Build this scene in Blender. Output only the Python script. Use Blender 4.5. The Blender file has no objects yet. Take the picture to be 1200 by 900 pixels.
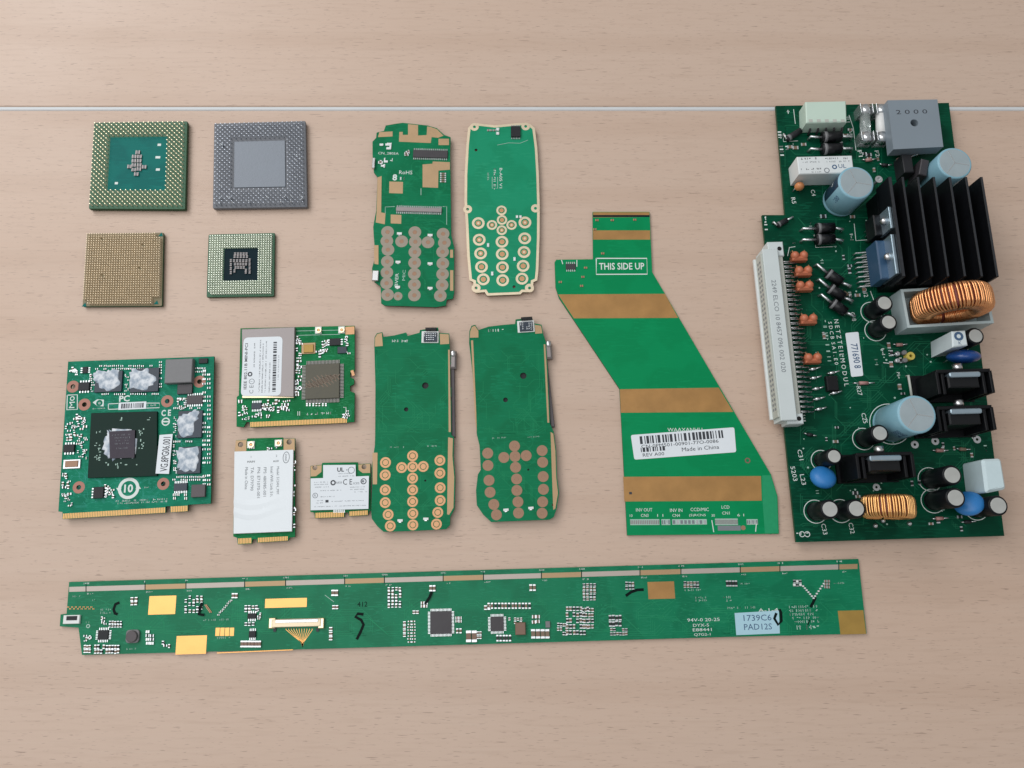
import bpy, math, random
from mathutils import Matrix, Vector
from mathutils.geometry import tessellate_polygon

# ------------------------------------------------------------------ camera, world, light
H, F, TILT = 369.0, 900.0, math.radians(13.0)      # camera height (mm), focal length (photo px), tilt from straight down
SC = bpy.context.scene
COL = SC.collection
cd = bpy.data.cameras.new('camera'); cam = bpy.data.objects.new('camera', cd); COL.objects.link(cam)
cam.location = (0, 0, H / 1000); cam.rotation_euler = (TILT, 0, 0)
cd.sensor_width = 36; cd.lens = F / 1200 * 36; cd.clip_start = 0.01; cd.clip_end = 20
SC.camera = cam
wd = bpy.data.worlds.new('World'); SC.world = wd; wd.use_nodes = True
wd.node_tree.nodes['Background'].inputs[0].default_value = (0.98, 0.99, 1.0, 1)
wd.node_tree.nodes['Background'].inputs[1].default_value = 0.33
def area(name, loc, target, sx, sy, power, col):
    l = bpy.data.lights.new(name, 'AREA'); l.shape = 'RECTANGLE'; l.size = sx; l.size_y = sy
    l.energy = power; l.color = col
    o = bpy.data.objects.new(name, l); COL.objects.link(o); o.location = loc
    o.rotation_euler = (Vector(target) - Vector(loc)).to_track_quat('-Z', 'Y').to_euler()
    return o
area('window_light', (-0.95, 1.15, 1.1), (0.05, 0.05, 0), 0.8, 0.8, 10.3, (0.99, 0.99, 1.0))
area('ceiling_light', (-0.66, 0.14, 1.35), (-0.06, 0.06, 0), 1.2, 1.8, 11.8, (0.985, 0.99, 1.0))
SC.view_settings.view_transform = 'Standard'; SC.view_settings.look = 'None'
SC.view_settings.exposure = 0.0; SC.view_settings.gamma = 1.0
SC.cycles.use_denoising = True; SC.cycles.max_bounces = 6

# ------------------------------------------------------------------ geometry helpers (mm)
ct, st = math.cos(TILT), math.sin(TILT)
def P(u, v, z=0.0):
    """photo pixel -> (x, y) in mm on the horizontal plane at height z"""
    dx, dy = (u - 600) / F, -(v - 450) / F
    t = (H - z) / (ct - dy * st)
    return (dx * t, (dy * ct + st) * t)
rng = random.Random(7)
SMD_K = 1.0

MATS = {}
def offset_poly(pts, d):
    """inset a polygon by d (positive = inwards)"""
    n = len(pts); A = sum(pts[i][0] * pts[(i + 1) % n][1] - pts[(i + 1) % n][0] * pts[i][1] for i in range(n))
    s = 1 if A > 0 else -1
    out = []
    for i in range(n):
        p0, p1, p2 = Vector(pts[i - 1]), Vector(pts[i]), Vector(pts[(i + 1) % n])
        a = (p1 - p0); b = (p2 - p1)
        if a.length < 1e-9 or b.length < 1e-9: out.append(tuple(p1)); continue
        a.normalize(); b.normalize()
        na, nb = Vector((-a.y, a.x)) * s, Vector((-b.y, b.x)) * s
        m = na + nb; k = m.length_squared
        m = m * (2 * d / k) if k > 0.3 else na * d
        if m.length > 3 * abs(d): m = m.normalized() * 3 * abs(d)
        out.append((p1.x + m.x, p1.y + m.y))
    return out
def round_poly(pts, r, n=4):
    out = []; m = len(pts)
    for i in range(m):
        p0, p1, p2 = Vector(pts[i - 1]), Vector(pts[i]), Vector(pts[(i + 1) % m])
        a = (p0 - p1); b = (p2 - p1); rr = min(r, a.length * .45, b.length * .45)
        q0 = p1 + a.normalized() * rr; q2 = p1 + b.normalized() * rr
        for k in range(n + 1):
            t = k / n
            q = q0 * (1 - t) ** 2 + p1 * 2 * t * (1 - t) + q2 * t * t
            out.append((q.x, q.y))
    return out
def circ(cx, cy, r, n=16, ry=None, a0=0):
    ry = r if ry is None else ry
    return [(cx + r * math.cos(a0 + 2 * math.pi * k / n), cy + ry * math.sin(a0 + 2 * math.pi * k / n)) for k in range(n)]
def rect(cx, cy, sx, sy, rot=0):
    c, s = math.cos(rot), math.sin(rot)
    return [(cx + x * c - y * s, cy + x * s + y * c) for x, y in
            ((-sx / 2, -sy / 2), (sx / 2, -sy / 2), (sx / 2, sy / 2), (-sx / 2, sy / 2))]

_txt = {}
def text_mesh(s, bold=0.0):
    k = (s, bold)
    if k not in _txt:
        c = bpy.data.curves.new('t', 'FONT'); c.body = s; c.resolution_u = 2; c.offset = bold
        o = bpy.data.objects.new('t', c); COL.objects.link(o)
        bpy.context.view_layer.update()
        me = bpy.data.meshes.new_from_object(o.evaluated_get(bpy.context.evaluated_depsgraph_get()))
        vs = [(v.co.x, v.co.y) for v in me.vertices]; fs = [tuple(p.vertices) for p in me.polygons]
        bpy.data.objects.remove(o); bpy.data.curves.remove(c); bpy.data.meshes.remove(me)
        x0, x1 = min(v[0] for v in vs), max(v[0] for v in vs); y0, y1 = min(v[1] for v in vs), max(v[1] for v in vs)
        _txt[k] = ([((x - (x0 + x1) / 2), (y - (y0 + y1) / 2)) for x, y in vs], fs, x1 - x0, y1 - y0)
    return _txt[k]

class MB:
    """collects shapes (mm) that become ONE mesh"""
    def __init__(s): s.v = []; s.f = []; s.m = []; s.mats = []; s.sm = []
    def mi(s, mat):
        if mat not in s.mats: s.mats.append(mat)
        return s.mats.index(mat)
    def add(s, vs, fs, mat, smooth=False):
        b = len(s.v); s.v += vs; i = s.mi(mat)
        for f in fs: s.f.append(tuple(b + k for k in f)); s.m.append(i); s.sm.append(smooth)
        return s
    def prism(s, pts, z0, z1, mat, bev=0, holes=(), side=None, bottom=True):
        n = len(pts); A = sum(pts[i][0] * pts[(i + 1) % n][1] - pts[(i + 1) % n][0] * pts[i][1] for i in range(n))
        if A < 0: pts = pts[::-1]
        if holes:
            loops = [list(pts)] + [list(h)[::-1] for h in holes]
            tri = tessellate_polygon([[Vector((x, y, 0)) for x, y in l] for l in loops])
            fl = [p for l in loops for p in l]; N = len(fl)
            vs = [(x, y, z1) for x, y in fl] + [(x, y, z0) for x, y in fl]
            top, bot = [], []
            for t in tri:
                a, b, c = (fl[k] for k in t)
                if (b[0] - a[0]) * (c[1] - a[1]) - (b[1] - a[1]) * (c[0] - a[0]) < 0: t = t[::-1]
                top.append(tuple(t)); bot.append(tuple(k + N for k in t[::-1]))
            s.add(vs, top + bot, mat)
            o = 0; fs = []
            for l in loops:
                m = len(l)
                for k in range(m): fs.append((o + k, N + o + k, N + o + (k + 1) % m, o + (k + 1) % m))
                o += m
            s.add(vs, fs, side or mat)
            return s
        lo = [(x, y, z0) for x, y in pts]
        if bev:
            q = offset_poly(pts, bev)
            vs = lo + [(x, y, z1 - bev) for x, y in pts] + [(x, y, z1) for x, y in q]; rings = 3
        else:
            vs = lo + [(x, y, z1) for x, y in pts]; rings = 2
        fs = []
        for r in range(rings - 1):
            for k in range(n):
                k2 = (k + 1) % n; fs.append((r * n + k, r * n + k2, (r + 1) * n + k2, (r + 1) * n + k))
        if bottom: fs.append(tuple(range(n))[::-1])
        s.add(vs, fs, side or mat)
        b = len(s.v) - len(vs) + (rings - 1) * n
        s.f.append(tuple(range(b, b + n))); s.m.append(s.mi(mat)); s.sm.append(False)
        return s
    def box(s, cx, cy, sx, sy, z0, z1, mat, rot=0, bev=0): return s.prism(rect(cx, cy, sx, sy, rot), z0, z1, mat, bev)
    def lathe(s, cx, cy, prof, mat, n=24, mats=None, tilt=None, arc=None):
        """prof: [(r, z)], top r may be 0; arc=(mat, a0, a1, seg indices) recolours part of the wall"""
        vs = []; fs = {}
        for r, z in prof:
            for k in range(n):
                a = 2 * math.pi * k / n; vs.append((cx + r * math.cos(a), cy + r * math.sin(a), z))
        b = len(s.v); s.v += vs
        for i in range(len(prof) - 1):
            for k in range(n):
                k2 = (k + 1) % n; m = (mats[i] if mats else mat)
                if arc and i in arc[3]:
                    a = math.degrees(2 * math.pi * (k + .5) / n)
                    if arc[1] <= a <= arc[2]: m = arc[0]
                s.f.append((b + i * n + k, b + i * n + k2, b + (i + 1) * n + k2, b + (i + 1) * n + k)); s.m.append(s.mi(m)); s.sm.append(True)
        e = b + (len(prof) - 1) * n
        s.f.append(tuple(range(e, e + n))); s.m.append(s.mi(mats[-1] if mats else mat)); s.sm.append(False)
        s.f.append(tuple(range(b, b + n))[::-1]); s.m.append(s.mi(mats[0] if mats else mat)); s.sm.append(False)
        return s
    def cyl(s, cx, cy, r, z0, z1, mat, n=16, bev=0):
        pr = [(r, z0), (r, z1 - bev), (r - bev, z1)] if bev else [(r, z0), (r, z1)]
        return s.lathe(cx, cy, pr, mat, n)
    def ring(s, cx, cy, r0, r1, z0, z1, mat, n=20):
        return s.prism(circ(cx, cy, r1, n), z0, z1, mat, holes=[circ(cx, cy, r0, n)])
    def ellip(s, c, r, mat, n=20, m=10, rot=0):
        vs = []; cr, sr = math.cos(rot), math.sin(rot)
        for i in range(m + 1):
            ph = -math.pi / 2 + math.pi * i / m
            for k in range(n):
                a = 2 * math.pi * k / n
                x, y, z = r[0] * math.cos(ph) * math.cos(a), r[1] * math.cos(ph) * math.sin(a), r[2] * math.sin(ph)
                vs.append((c[0] + x * cr - y * sr, c[1] + x * sr + y * cr, c[2] + z))
        fs = [(i * n + k, i * n + (k + 1) % n, (i + 1) * n + (k + 1) % n, (i + 1) * n + k) for i in range(m) for k in range(n)]
        return s.add(vs, fs, mat, True)
    def tube(s, pts, r, mat, n=6, closed=False):
        pts = [Vector(p) for p in pts]; N = len(pts); vs = []; up = Vector((0, 0, 1)); prev = None
        for i, p in enumerate(pts):
            a = pts[(i + 1) % N] if (closed or i < N - 1) else p
            b = pts[i - 1] if (closed or i > 0) else p
            t = (a - b).normalized()
            if prev is None: prev = t.orthogonal().normalized()
            prev = (prev - t * prev.dot(t)); prev = prev.normalized() if prev.length > 1e-6 else t.orthogonal().normalized()
            w = t.cross(prev)
            for k in range(n):
                q = p + (prev * math.cos(2 * math.pi * k / n) + w * math.sin(2 * math.pi * k / n)) * r; vs.append(tuple(q))
        fs = [(i * n + k, i * n + (k + 1) % n, ((i + 1) % N) * n + (k + 1) % n, ((i + 1) % N) * n + k) for i in range(N if closed else N - 1) for k in range(n)]
        if not closed: fs += [tuple(range(n))[::-1], tuple(range((N - 1) * n, N * n))]
        return s.add(vs, fs, mat, True)
    def stroke(s, pts, w, z, mat, t=0.03):
        """flat ribbon along 2-D points"""
        L, R = [], []
        for i, p in enumerate(pts):
            a = Vector(pts[min(i + 1, len(pts) - 1)]) - Vector(pts[max(i - 1, 0)]); a.normalize()
            nn = Vector((-a.y, a.x)) * (w / 2)
            L.append((p[0] + nn.x, p[1] + nn.y)); R.append((p[0] - nn.x, p[1] - nn.y))
        m = len(pts)
        vs = [(x, y, z) for x, y in L] + [(x, y, z) for x, y in R] + [(x, y, z - t) for x, y in L] + [(x, y, z - t) for x, y in R]
        fs = []
        for i in range(m - 1):
            fs += [(i + 1, i, m + i, m + i + 1), (i, i + 1, 2 * m + i + 1, 2 * m + i), (m + i + 1, m + i, 3 * m + i, 3 * m + i + 1)]
        return s.add(vs, fs, mat)
    def text(s, t, cx, cy, h, z, mat, rot=0, w=None, bold=0.0):
        vs, fs, tw, th = text_mesh(t, bold)
        ky = h / th; kx = (w / tw) if w else ky
        c, sn = math.cos(rot), math.sin(rot)
        return s.add([(cx + x * kx * c - y * ky * sn, cy + x * kx * sn + y * ky * c, z) for x, y in vs], fs, mat)
    def cyltext(s, t, cx, cy, r, a0, z, h, mat, up=True):
        """print on an upright cylinder, letters running up the wall"""
        vs, fs, tw, th = text_mesh(t, .01); k = h / th
        return s.add([(cx + r * math.cos(a0 - y * k / r), cy + r * math.sin(a0 - y * k / r), z + x * k) for x, y in vs], fs, mat)
    def mesh(s, origin, smooth=None):
        me = bpy.data.meshes.new('mesh')
        ox, oy, oz = origin
        me.from_pydata([((x - ox) / 1000, (y - oy) / 1000, (z - oz) / 1000) for x, y, z in s.v], [], s.f)
        for m in s.mats: me.materials.append(MATS[m])
        me.polygons.foreach_set('material_index', s.m); me.polygons.foreach_set('use_smooth', s.sm)
        me.update(); return me

WORLD = {}
def link(name, data, parent, M):
    o = bpy.data.objects.new(name, data); COL.objects.link(o)
    if parent is not None:
        o.parent = parent; o.matrix_local = WORLD[parent.name].inverted() @ M
    else: o.matrix_world = M
    WORLD[o.name] = M
    return o
def put(mb, name, parent, label=None, kind=None):
    xs, ys, zs = [v[0] for v in mb.v], [v[1] for v in mb.v], [v[2] for v in mb.v]
    org = ((min(xs) + max(xs)) / 2, (min(ys) + max(ys)) / 2, min(zs))
    o = link(name, mb.mesh(org), parent, Matrix.Translation(Vector(org) / 1000))
    if label: o['label'] = label
    if kind: o['kind'] = kind
    return o
def inst(name, me, parent, x, y, z, rot=0, scale=(1, 1, 1)):
    M = Matrix.LocRotScale(Vector((x, y, z)) / 1000, Matrix.Rotation(rot, 3, 'Z').to_quaternion(), Vector(scale))
    return link(name, me, parent, M)

class Thing:
    """a top-level Empty; shapes on it are given in photo px or in the coordinates of an enlarged crop of the photo"""
    def __init__(s, name, label, cat, u, v, z, a0, a1, group=None):
        s.z = z; x, y = P(u, v)
        s.o = link(name, None, None, Matrix.Translation((x / 1000, y / 1000, 0)))
        s.o.empty_display_size = 0.01
        s.o['label'] = label; s.o['category'] = cat
        if group: s.o['group'] = group
        p, q = P(*a0, z), P(*a1, z); s.rot = math.atan2(q[1] - p[1], q[0] - p[0])
        s.crop(0, 0, 1)
    def crop(s, x0, y0, k): s.c = (x0, y0, k); return s
    def px(s, x, y): return (s.c[0] + x / s.c[2], s.c[1] + y / s.c[2])
    def p(s, x, y, dz=0): return P(*s.px(x, y), s.z + dz)
    def poly(s, pts, dz=0): return [s.p(x, y, dz) for x, y in pts]
    def k(s, x, y, dz=0):
        a, b, c = s.p(x, y, dz), s.p(x + 1, y, dz), s.p(x, y + 1, dz)
        return math.hypot(b[0] - a[0], b[1] - a[1]), math.hypot(c[0] - a[0], c[1] - a[1])
    def rc(s, x0, y0, x1, y1, dz=0):
        cx, cy = (x0 + x1) / 2, (y0 + y1) / 2; kx, ky = s.k(cx, cy, dz); X, Y = s.p(cx, cy, dz)
        return X, Y, abs(x1 - x0) * kx, abs(y1 - y0) * ky
    def rbox(s, mb, x0, y0, x1, y1, h, mat, bev=0, z0=0, rot=0):
        X, Y, a, b = s.rc(x0, y0, x1, y1, z0 + h)
        return mb.box(X, Y, a, b, s.z + z0, s.z + z0 + h, mat, s.rot + rot, bev)
    def disc(s, mb, x, y, r, h, mat, n=18, z0=0):
        X, Y = s.p(x, y, z0 + h); kx, ky = s.k(x, y, z0 + h)
        return mb.prism(circ(X, Y, r * (kx + ky) / 2, n), s.z + z0, s.z + z0 + h, mat)
    def ring(s, mb, x, y, r0, r1, h, mat, n=18, z0=0):
        X, Y = s.p(x, y, z0 + h); kx, ky = s.k(x, y, z0 + h); k = (kx + ky) / 2
        return mb.ring(X, Y, r0 * k, r1 * k, s.z + z0, s.z + z0 + h, mat, n)
    def text(s, mb, t, x, y, h, mat='silk', dz=0.07, rot=0, w=None, bold=0.0):
        X, Y = s.p(x, y, dz); kx, ky = s.k(x, y, dz)
        q = abs(math.sin(math.radians(rot))) > .5
        return mb.text(t, X, Y, h * (kx if q else ky), s.z + dz, mat, s.rot + math.radians(rot), None if w is None else w * (ky if q else kx), bold)
    def line(s, mb, pts, w, mat, dz=0.07): return mb.stroke([s.p(x, y, dz) for x, y in pts], w, s.z + dz, mat, .02)
    def smd(s, mb, x, y, w, h, hh=0.6, body='smd_tan', end='solder', rot=0):
        """chip part with two metal ends along its longer side"""
        kx, ky = s.k(x, y); X, Y = s.p(x, y, hh * .6); a, b = w * kx * SMD_K, h * ky * SMD_K; r = s.rot + rot
        if b > a: a, b = b, a; r += math.pi / 2
        c, sn = math.cos(r), math.sin(r)
        mb.box(X, Y, a * .56, b * .94, s.z, s.z + hh, body, r)
        for q in (-1, 1): mb.box(X + q * a * .39 * c, Y + q * a * .39 * sn, a * .22, b, s.z, s.z + hh * 1.03, end, r)
    def smds(s, mb, x0, y0, nx, ny, dx, dy, w, h, hh=.6, body='smd_tan', skip=0.0):
        for i in range(nx):
            for j in range(ny):
                if rng.random() < skip: continue
                bd = body if isinstance(body, str) else rng.choice(body)
                s.smd(mb, x0 + i * dx + rng.uniform(-.06, .06) * dx, y0 + j * dy + rng.uniform(-.06, .06) * dy, w, h, hh * rng.uniform(.85, 1.15), bd)
    def clutter(s, mb, x0, y0, x1, y1, n, size, bodies=('smd_tan', 'smd_black', 'smd_tan')):
        for _ in range(n):
            a = size * rng.uniform(.75, 1.3); b = a * rng.uniform(.45, .6)
            if rng.random() < .5: a, b = b, a
            s.smd(mb, rng.uniform(x0, x1), rng.uniform(y0, y1), a, b, rng.uniform(.35, .7), rng.choice(bodies))
    def ticks(s, mb, x0, y0, x1, y1, mat='silk', rows=1, dz=0.07, vert=False, pitch=None, fill=.8):
        """a row of glyph-sized marks for print too small to read in the photo"""
        X, Y, a, b = s.rc(x0, y0, x1, y1, dz); r = s.rot
        if vert: a, b, r = b, a, r - math.pi / 2
        c, sn = math.cos(r), math.sin(r); rh = b / rows; cw = rh * .62 if pitch is None else pitch
        for j in range(rows):
            yy = b / 2 - rh * (j + .5); x = -a / 2 + cw / 2
            while x < a / 2:
                if rng.random() < fill:
                    for q in range(rng.choice((1, 2, 2))):
                        w, h = (cw * .22, rh * .7) if rng.random() < .55 else (cw * .66, rh * .18)
                        ox, oy = x + rng.uniform(-.22, .22) * cw, yy + rng.uniform(-.2, .2) * rh * (1 if h < rh * .5 else .1)
                        mb.add([(px_, py_, s.z + dz) for px_, py_ in rect(X + ox * c - oy * sn, Y + ox * sn + oy * c, w, h, r)], [(0, 1, 2, 3)], mat)
                x += cw
    def barcode(s, mb, x0, y0, x1, y1, mat='ink', dz=.2, vert=False, n=46):
        X, Y, a, b = s.rc(x0, y0, x1, y1, dz); r = s.rot
        if vert: a, b, r = b, a, r + math.pi / 2
        c, sn = math.cos(r), math.sin(r); w = a / n; i = 0
        while i < n:
            k = rng.choice((1, 1, 2, 3)); x = -a / 2 + w * (i + k / 2)
            mb.add([(q[0], q[1], s.z + dz) for q in rect(X + x * c, Y + x * sn, w * k * .92, b, r)], [(0, 1, 2, 3)], mat)
            i += k + rng.choice((1, 1, 2))
    def routes(s, x0, y0, x1, y1, n, mat, step=60, w=.16, vias=0, avoid=()):
        """copper tracks under the mask: short runs with 45 degree bends, and vias"""
        r = random.Random(int(x0 * 7 + y0 * 13 + n)); mb = MB()
        for _ in range(n):
            x, y = r.uniform(x0, x1), r.uniform(y0, y1); d = r.choice((0, 2, 4, 6)); pts = [(x, y)]; k = r.randint(2, 4)
            for _j in range(k):
                a = d * math.pi / 4; L_ = step * r.uniform(.3, 1.2); x += math.cos(a) * L_; y += math.sin(a) * L_
                x = min(max(x, x0), x1); y = min(max(y, y0), y1); pts.append((x, y)); d += r.choice((-1, 1))
            pts = [p for i, p in enumerate(pts) if i == 0 or math.dist(p, pts[i - 1]) > 3]
            if len(pts) < 2: continue
            if any(math.dist((p[0] + (q_[0] - p[0]) * t / 8, p[1] + (q_[1] - p[1]) * t / 8), h[:2]) < h[2] for p, q_ in zip(pts, pts[1:]) for t in range(9) for h in avoid): continue
            m = r.choice((1, 1, 2, 3))
            for q in range(m): mb.stroke([s.p(px_ + q * step * .09, py_ + q * step * .09, .012) for px_, py_ in pts], w, s.z + .012 + .002 * r.random(), mat, .012)
        for _ in range(vias):
            X, Y = s.p(r.uniform(x0, x1), r.uniform(y0, y1), .02); mb.prism(circ(X, Y, r.uniform(.18, .3), 8), s.z, s.z + .025, mat)
        put(mb, 'copper_trace', s.o, kind='stuff')
    def put(s, mb, name, label=None, kind=None, parent=None): return put(mb, name, parent or s.o, label, kind)
    def part(s, name, fn, *a, label=None, kind=None, parent=None, **k):
        mb = MB(); fn(mb, *a, **k); return put(mb, name, parent or s.o, label, kind)
    def chip(s, x0, y0, x1, y1, h, mat='chip', name='chip', bev=.12, pins=None, npin=4, z0=0, parent=None, plen=1.1, pmat='tin'):
        """an IC: body and, where the photo shows them, two or four rows of legs"""
        mb = MB(); s.rbox(mb, x0, y0, x1, y1, h, mat, bev, z0); o = s.put(mb, name, parent=parent)
        if pins:
            X, Y, a, b = s.rc(x0, y0, x1, y1, h); L = MB(); c, sn = math.cos(s.rot), math.sin(s.rot)
            rows = {'h': ((0, 1), (0, -1)), 'v': ((1, 0), (-1, 0)), 'q': ((0, 1), (0, -1), (1, 0), (-1, 0))}[pins]
            for dx, dy in rows:
                ln = (a if dy else b); pw = ln / npin * .5
                for i in range(npin):
                    t = -ln / 2 + ln * (i + .5) / npin
                    ox, oy = (t, dy * (b / 2 + plen / 2)) if dy else (dx * (a / 2 + plen / 2), t)
                    L.box(X + ox * c - oy * sn, Y + ox * sn + oy * c, pw if dy else plen, plen if dy else pw, s.z + .02, s.z + .02 + h * .35, pmat, s.rot)
            put(L, 'leg_row', o)
        return o

# ------------------------------------------------------------------ materials
def lin(c): return tuple(((x / 255) / 12.92 if x / 255 < .04045 else ((x / 255 + .055) / 1.055) ** 2.4) for x in c) + (1,)
def new_mat(name):
    m = bpy.data.materials.new(name); m.use_nodes = True; MATS[name] = m
    return m, m.node_tree.nodes, m.node_tree.links, m.node_tree.nodes['Principled BSDF']
def plain(name, col, rough=.5, metal=0., var=.12, scale=400, bump=0., bscale=900, coat=0, spec=.5, trans=0):
    """one colour with a little uneven tone, roughness and relief"""
    m, N, L, b = new_mat(name)
    col = tuple(col) + ((1,) if len(col) == 3 else ())
    tc = N.new('ShaderNodeTexCoord'); nz = N.new('ShaderNodeTexNoise'); nz.inputs['Scale'].default_value = scale; nz.inputs['Detail'].default_value = 4
    L.new(tc.outputs['Object'], nz.inputs['Vector'])
    mx = N.new('ShaderNodeMix'); mx.data_type = 'RGBA'
    mx.inputs[6].default_value = tuple(c * (1 - var) for c in col[:3]) + (1,); mx.inputs[7].default_value = tuple(min(1, c * (1 + var)) for c in col[:3]) + (1,)
    L.new(nz.outputs['Fac'], mx.inputs[0]); L.new(mx.outputs[2], b.inputs['Base Color'])
    mr = N.new('ShaderNodeMapRange'); mr.inputs['To Min'].default_value = max(.03, rough - .1); mr.inputs['To Max'].default_value = min(1, rough + .1)
    L.new(nz.outputs['Fac'], mr.inputs['Value']); L.new(mr.outputs[0], b.inputs['Roughness'])
    b.inputs['Metallic'].default_value = metal; b.inputs['Coat Weight'].default_value = coat; b.inputs['Specular IOR Level'].default_value = spec
    b.inputs['Transmission Weight'].default_value = trans
    if bump:
        n2 = N.new('ShaderNodeTexNoise'); n2.inputs['Scale'].default_value = bscale; n2.inputs['Detail'].default_value = 3; L.new(tc.outputs['Object'], n2.inputs['Vector'])
        bp = N.new('ShaderNodeBump'); bp.inputs['Strength'].default_value = bump; bp.inputs['Distance'].default_value = .0003
        L.new(n2.outputs['Fac'], bp.inputs['Height']); L.new(bp.outputs[0], b.inputs['Normal'])
    return m
def pcb(name, a, b_, c, trace=700, rough=.38, spec=.1):
    """solder mask: copper pours and routed tracks under the lacquer show as slightly different greens"""
    m, N, L, b = new_mat(name)
    tc = N.new('ShaderNodeTexCoord')
    big = N.new('ShaderNodeTexNoise'); big.inputs['Scale'].default_value = 55; big.inputs['Detail'].default_value = 2; L.new(tc.outputs['Object'], big.inputs['Vector'])
    vo = N.new('ShaderNodeTexVoronoi'); vo.distance = 'CHEBYCHEV'; vo.inputs['Scale'].default_value = trace / 5; L.new(tc.outputs['Object'], vo.inputs['Vector'])
    mp = N.new('ShaderNodeMapping'); mp.inputs['Scale'].default_value = (trace * .3, trace * 2.2, 1); L.new(tc.outputs['Object'], mp.inputs['Vector'])
    br = N.new('ShaderNodeTexNoise'); br.inputs['Scale'].default_value = 1; br.inputs['Detail'].default_value = 1; L.new(mp.outputs[0], br.inputs['Vector'])
    r1 = N.new('ShaderNodeValToRGB'); r1.color_ramp.elements[0].position = .46; r1.color_ramp.elements[1].position = .54
    r1.color_ramp.elements[0].color = lin(a); r1.color_ramp.elements[1].color = lin(b_); L.new(big.outputs['Fac'], r1.inputs[0])
    m1 = N.new('ShaderNodeMix'); m1.data_type = 'RGBA'; m1.inputs[7].default_value = lin(c)
    th = N.new('ShaderNodeMath'); th.operation = 'GREATER_THAN'; th.inputs[1].default_value = .57; L.new(br.outputs['Fac'], th.inputs[0])
    vs = N.new('ShaderNodeMath'); vs.operation = 'MULTIPLY'; L.new(th.outputs[0], vs.inputs[0])
    sep = N.new('ShaderNodeSeparateColor'); L.new(vo.outputs['Color'], sep.inputs[0])
    gt = N.new('ShaderNodeMath'); gt.operation = 'MULTIPLY'; gt.inputs[1].default_value = .75; L.new(sep.outputs[0], gt.inputs[0]); L.new(gt.outputs[0], vs.inputs[1])
    L.new(vs.outputs[0], m1.inputs[0]); L.new(r1.outputs[0], m1.inputs[6]); L.new(m1.outputs[2], b.inputs['Base Color'])
    b.inputs['Roughness'].default_value = rough; b.inputs['Specular IOR Level'].default_value = spec
    bp = N.new('ShaderNodeBump'); bp.inputs['Strength'].default_value = .25; bp.inputs['Distance'].default_value = .00008
    L.new(vs.outputs[0], bp.inputs['Height']); L.new(bp.outputs[0], b.inputs['Normal'])
    return m
def wood():
    m, N, L, b = new_mat('wood')
    tc = N.new('ShaderNodeTexCoord')
    def noise(sc, scale=1, det=4, dist=0):
        mp = N.new('ShaderNodeMapping'); mp.inputs['Scale'].default_value = sc; L.new(tc.outputs['Object'], mp.inputs['Vector'])
        n = N.new('ShaderNodeTexNoise'); n.inputs['Scale'].default_value = scale; n.inputs['Detail'].default_value = det; n.inputs['Distortion'].default_value = dist
        L.new(mp.outputs[0], n.inputs['Vector']); return n
    def mix(fac, a, bb, mode='MIX'):
        x = N.new('ShaderNodeMix'); x.data_type = 'RGBA'; x.blend_type = mode
        for s, i in ((fac, 0), (a, 6), (bb, 7)):
            if hasattr(s, 'links'): L.new(s, x.inputs[i])
            else: x.inputs[i].default_value = s
        return x.outputs[2]
    def ramp(s, p0, p1, c0=(0, 0, 0, 1), c1=(1, 1, 1, 1)):
        r = N.new('ShaderNodeValToRGB'); r.color_ramp.elements[0].position = p0; r.color_ramp.elements[1].position = p1
        r.color_ramp.elements[0].color = c0; r.color_ramp.elements[1].color = c1; L.new(s, r.inputs[0]); return r.outputs[0]
    base = ramp(noise((2.0, 5.5, 1), det=3, dist=.8).outputs['Fac'], .2, .82, (.61, .44, .335, 1), (.62, .475, .38, 1))
    # cathedral figure: faint rings of a stretched, distorted field
    mp = N.new('ShaderNodeMapping'); mp.inputs['Scale'].default_value = (1.3, 5.2, 1); mp.inputs['Location'].default_value = (.30, .95, 0); mp.inputs['Rotation'].default_value = (0, 0, .05); L.new(tc.outputs['Object'], mp.inputs['Vector'])
    wv = N.new('ShaderNodeTexWave'); wv.wave_type = 'RINGS'; wv.inputs['Scale'].default_value = 1.5; wv.inputs['Distortion'].default_value = 3.0; wv.inputs['Detail'].default_value = 2; wv.inputs['Detail Scale'].default_value = .9
    L.new(mp.outputs[0], wv.inputs['Vector'])
    c = mix(ramp(wv.outputs['Fac'], .70, 1.0, (0, 0, 0, 1), (.16, .16, .16, 1)), base, (.45, .295, .205, 1))
    c = mix(ramp(noise((48, 560, 1), det=6).outputs['Fac'], .50, .74, (0, 0, 0, 1), (.24, .24, .24, 1)), c, (.43, .30, .22, 1))
    c = mix(ramp(noise((20, 1000, 1), det=3).outputs['Fac'], .55, .75, (0, 0, 0, 1), (.3, .3, .3, 1)), c, (.63, .50, .40, 1))
    pores = noise((190, 1900, 1), det=2)
    c = mix(ramp(pores.outputs['Fac'], .64, .70, (0, 0, 0, 1), (.55, .55, .55, 1)), c, (.27, .18, .14, 1))
    pores2 = noise((90, 1300, 1), det=1)
    c = mix(ramp(pores2.outputs['Fac'], .72, .76, (0, 0, 0, 1), (.6, .6, .6, 1)), c, (.24, .155, .12, 1))
    L.new(c, b.inputs['Base Color'])
    L.new(ramp(noise((7, 11, 1), det=6, dist=.4).outputs['Fac'], .3, .7, (.38, .38, .38, 1), (.56, .56, .56, 1)), b.inputs['Roughness']); b.inputs['Specular IOR Level'].default_value = .5
    bp = N.new('ShaderNodeBump'); bp.inputs['Strength'].default_value = .12; bp.inputs['Distance'].default_value = .0002
    L.new(pores.outputs['Fac'], bp.inputs['Height']); L.new(bp.outputs[0], b.inputs['Normal'])
wood()
plain('strip', (.65, .67, .68), .5, var=.06, scale=60)  # pale banding; the seam's bluish window reflection is put into this colour
pcb('pcb_phone', (24, 146, 106), (20, 140, 100), (34, 153, 112), 500, .36, .2)
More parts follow.
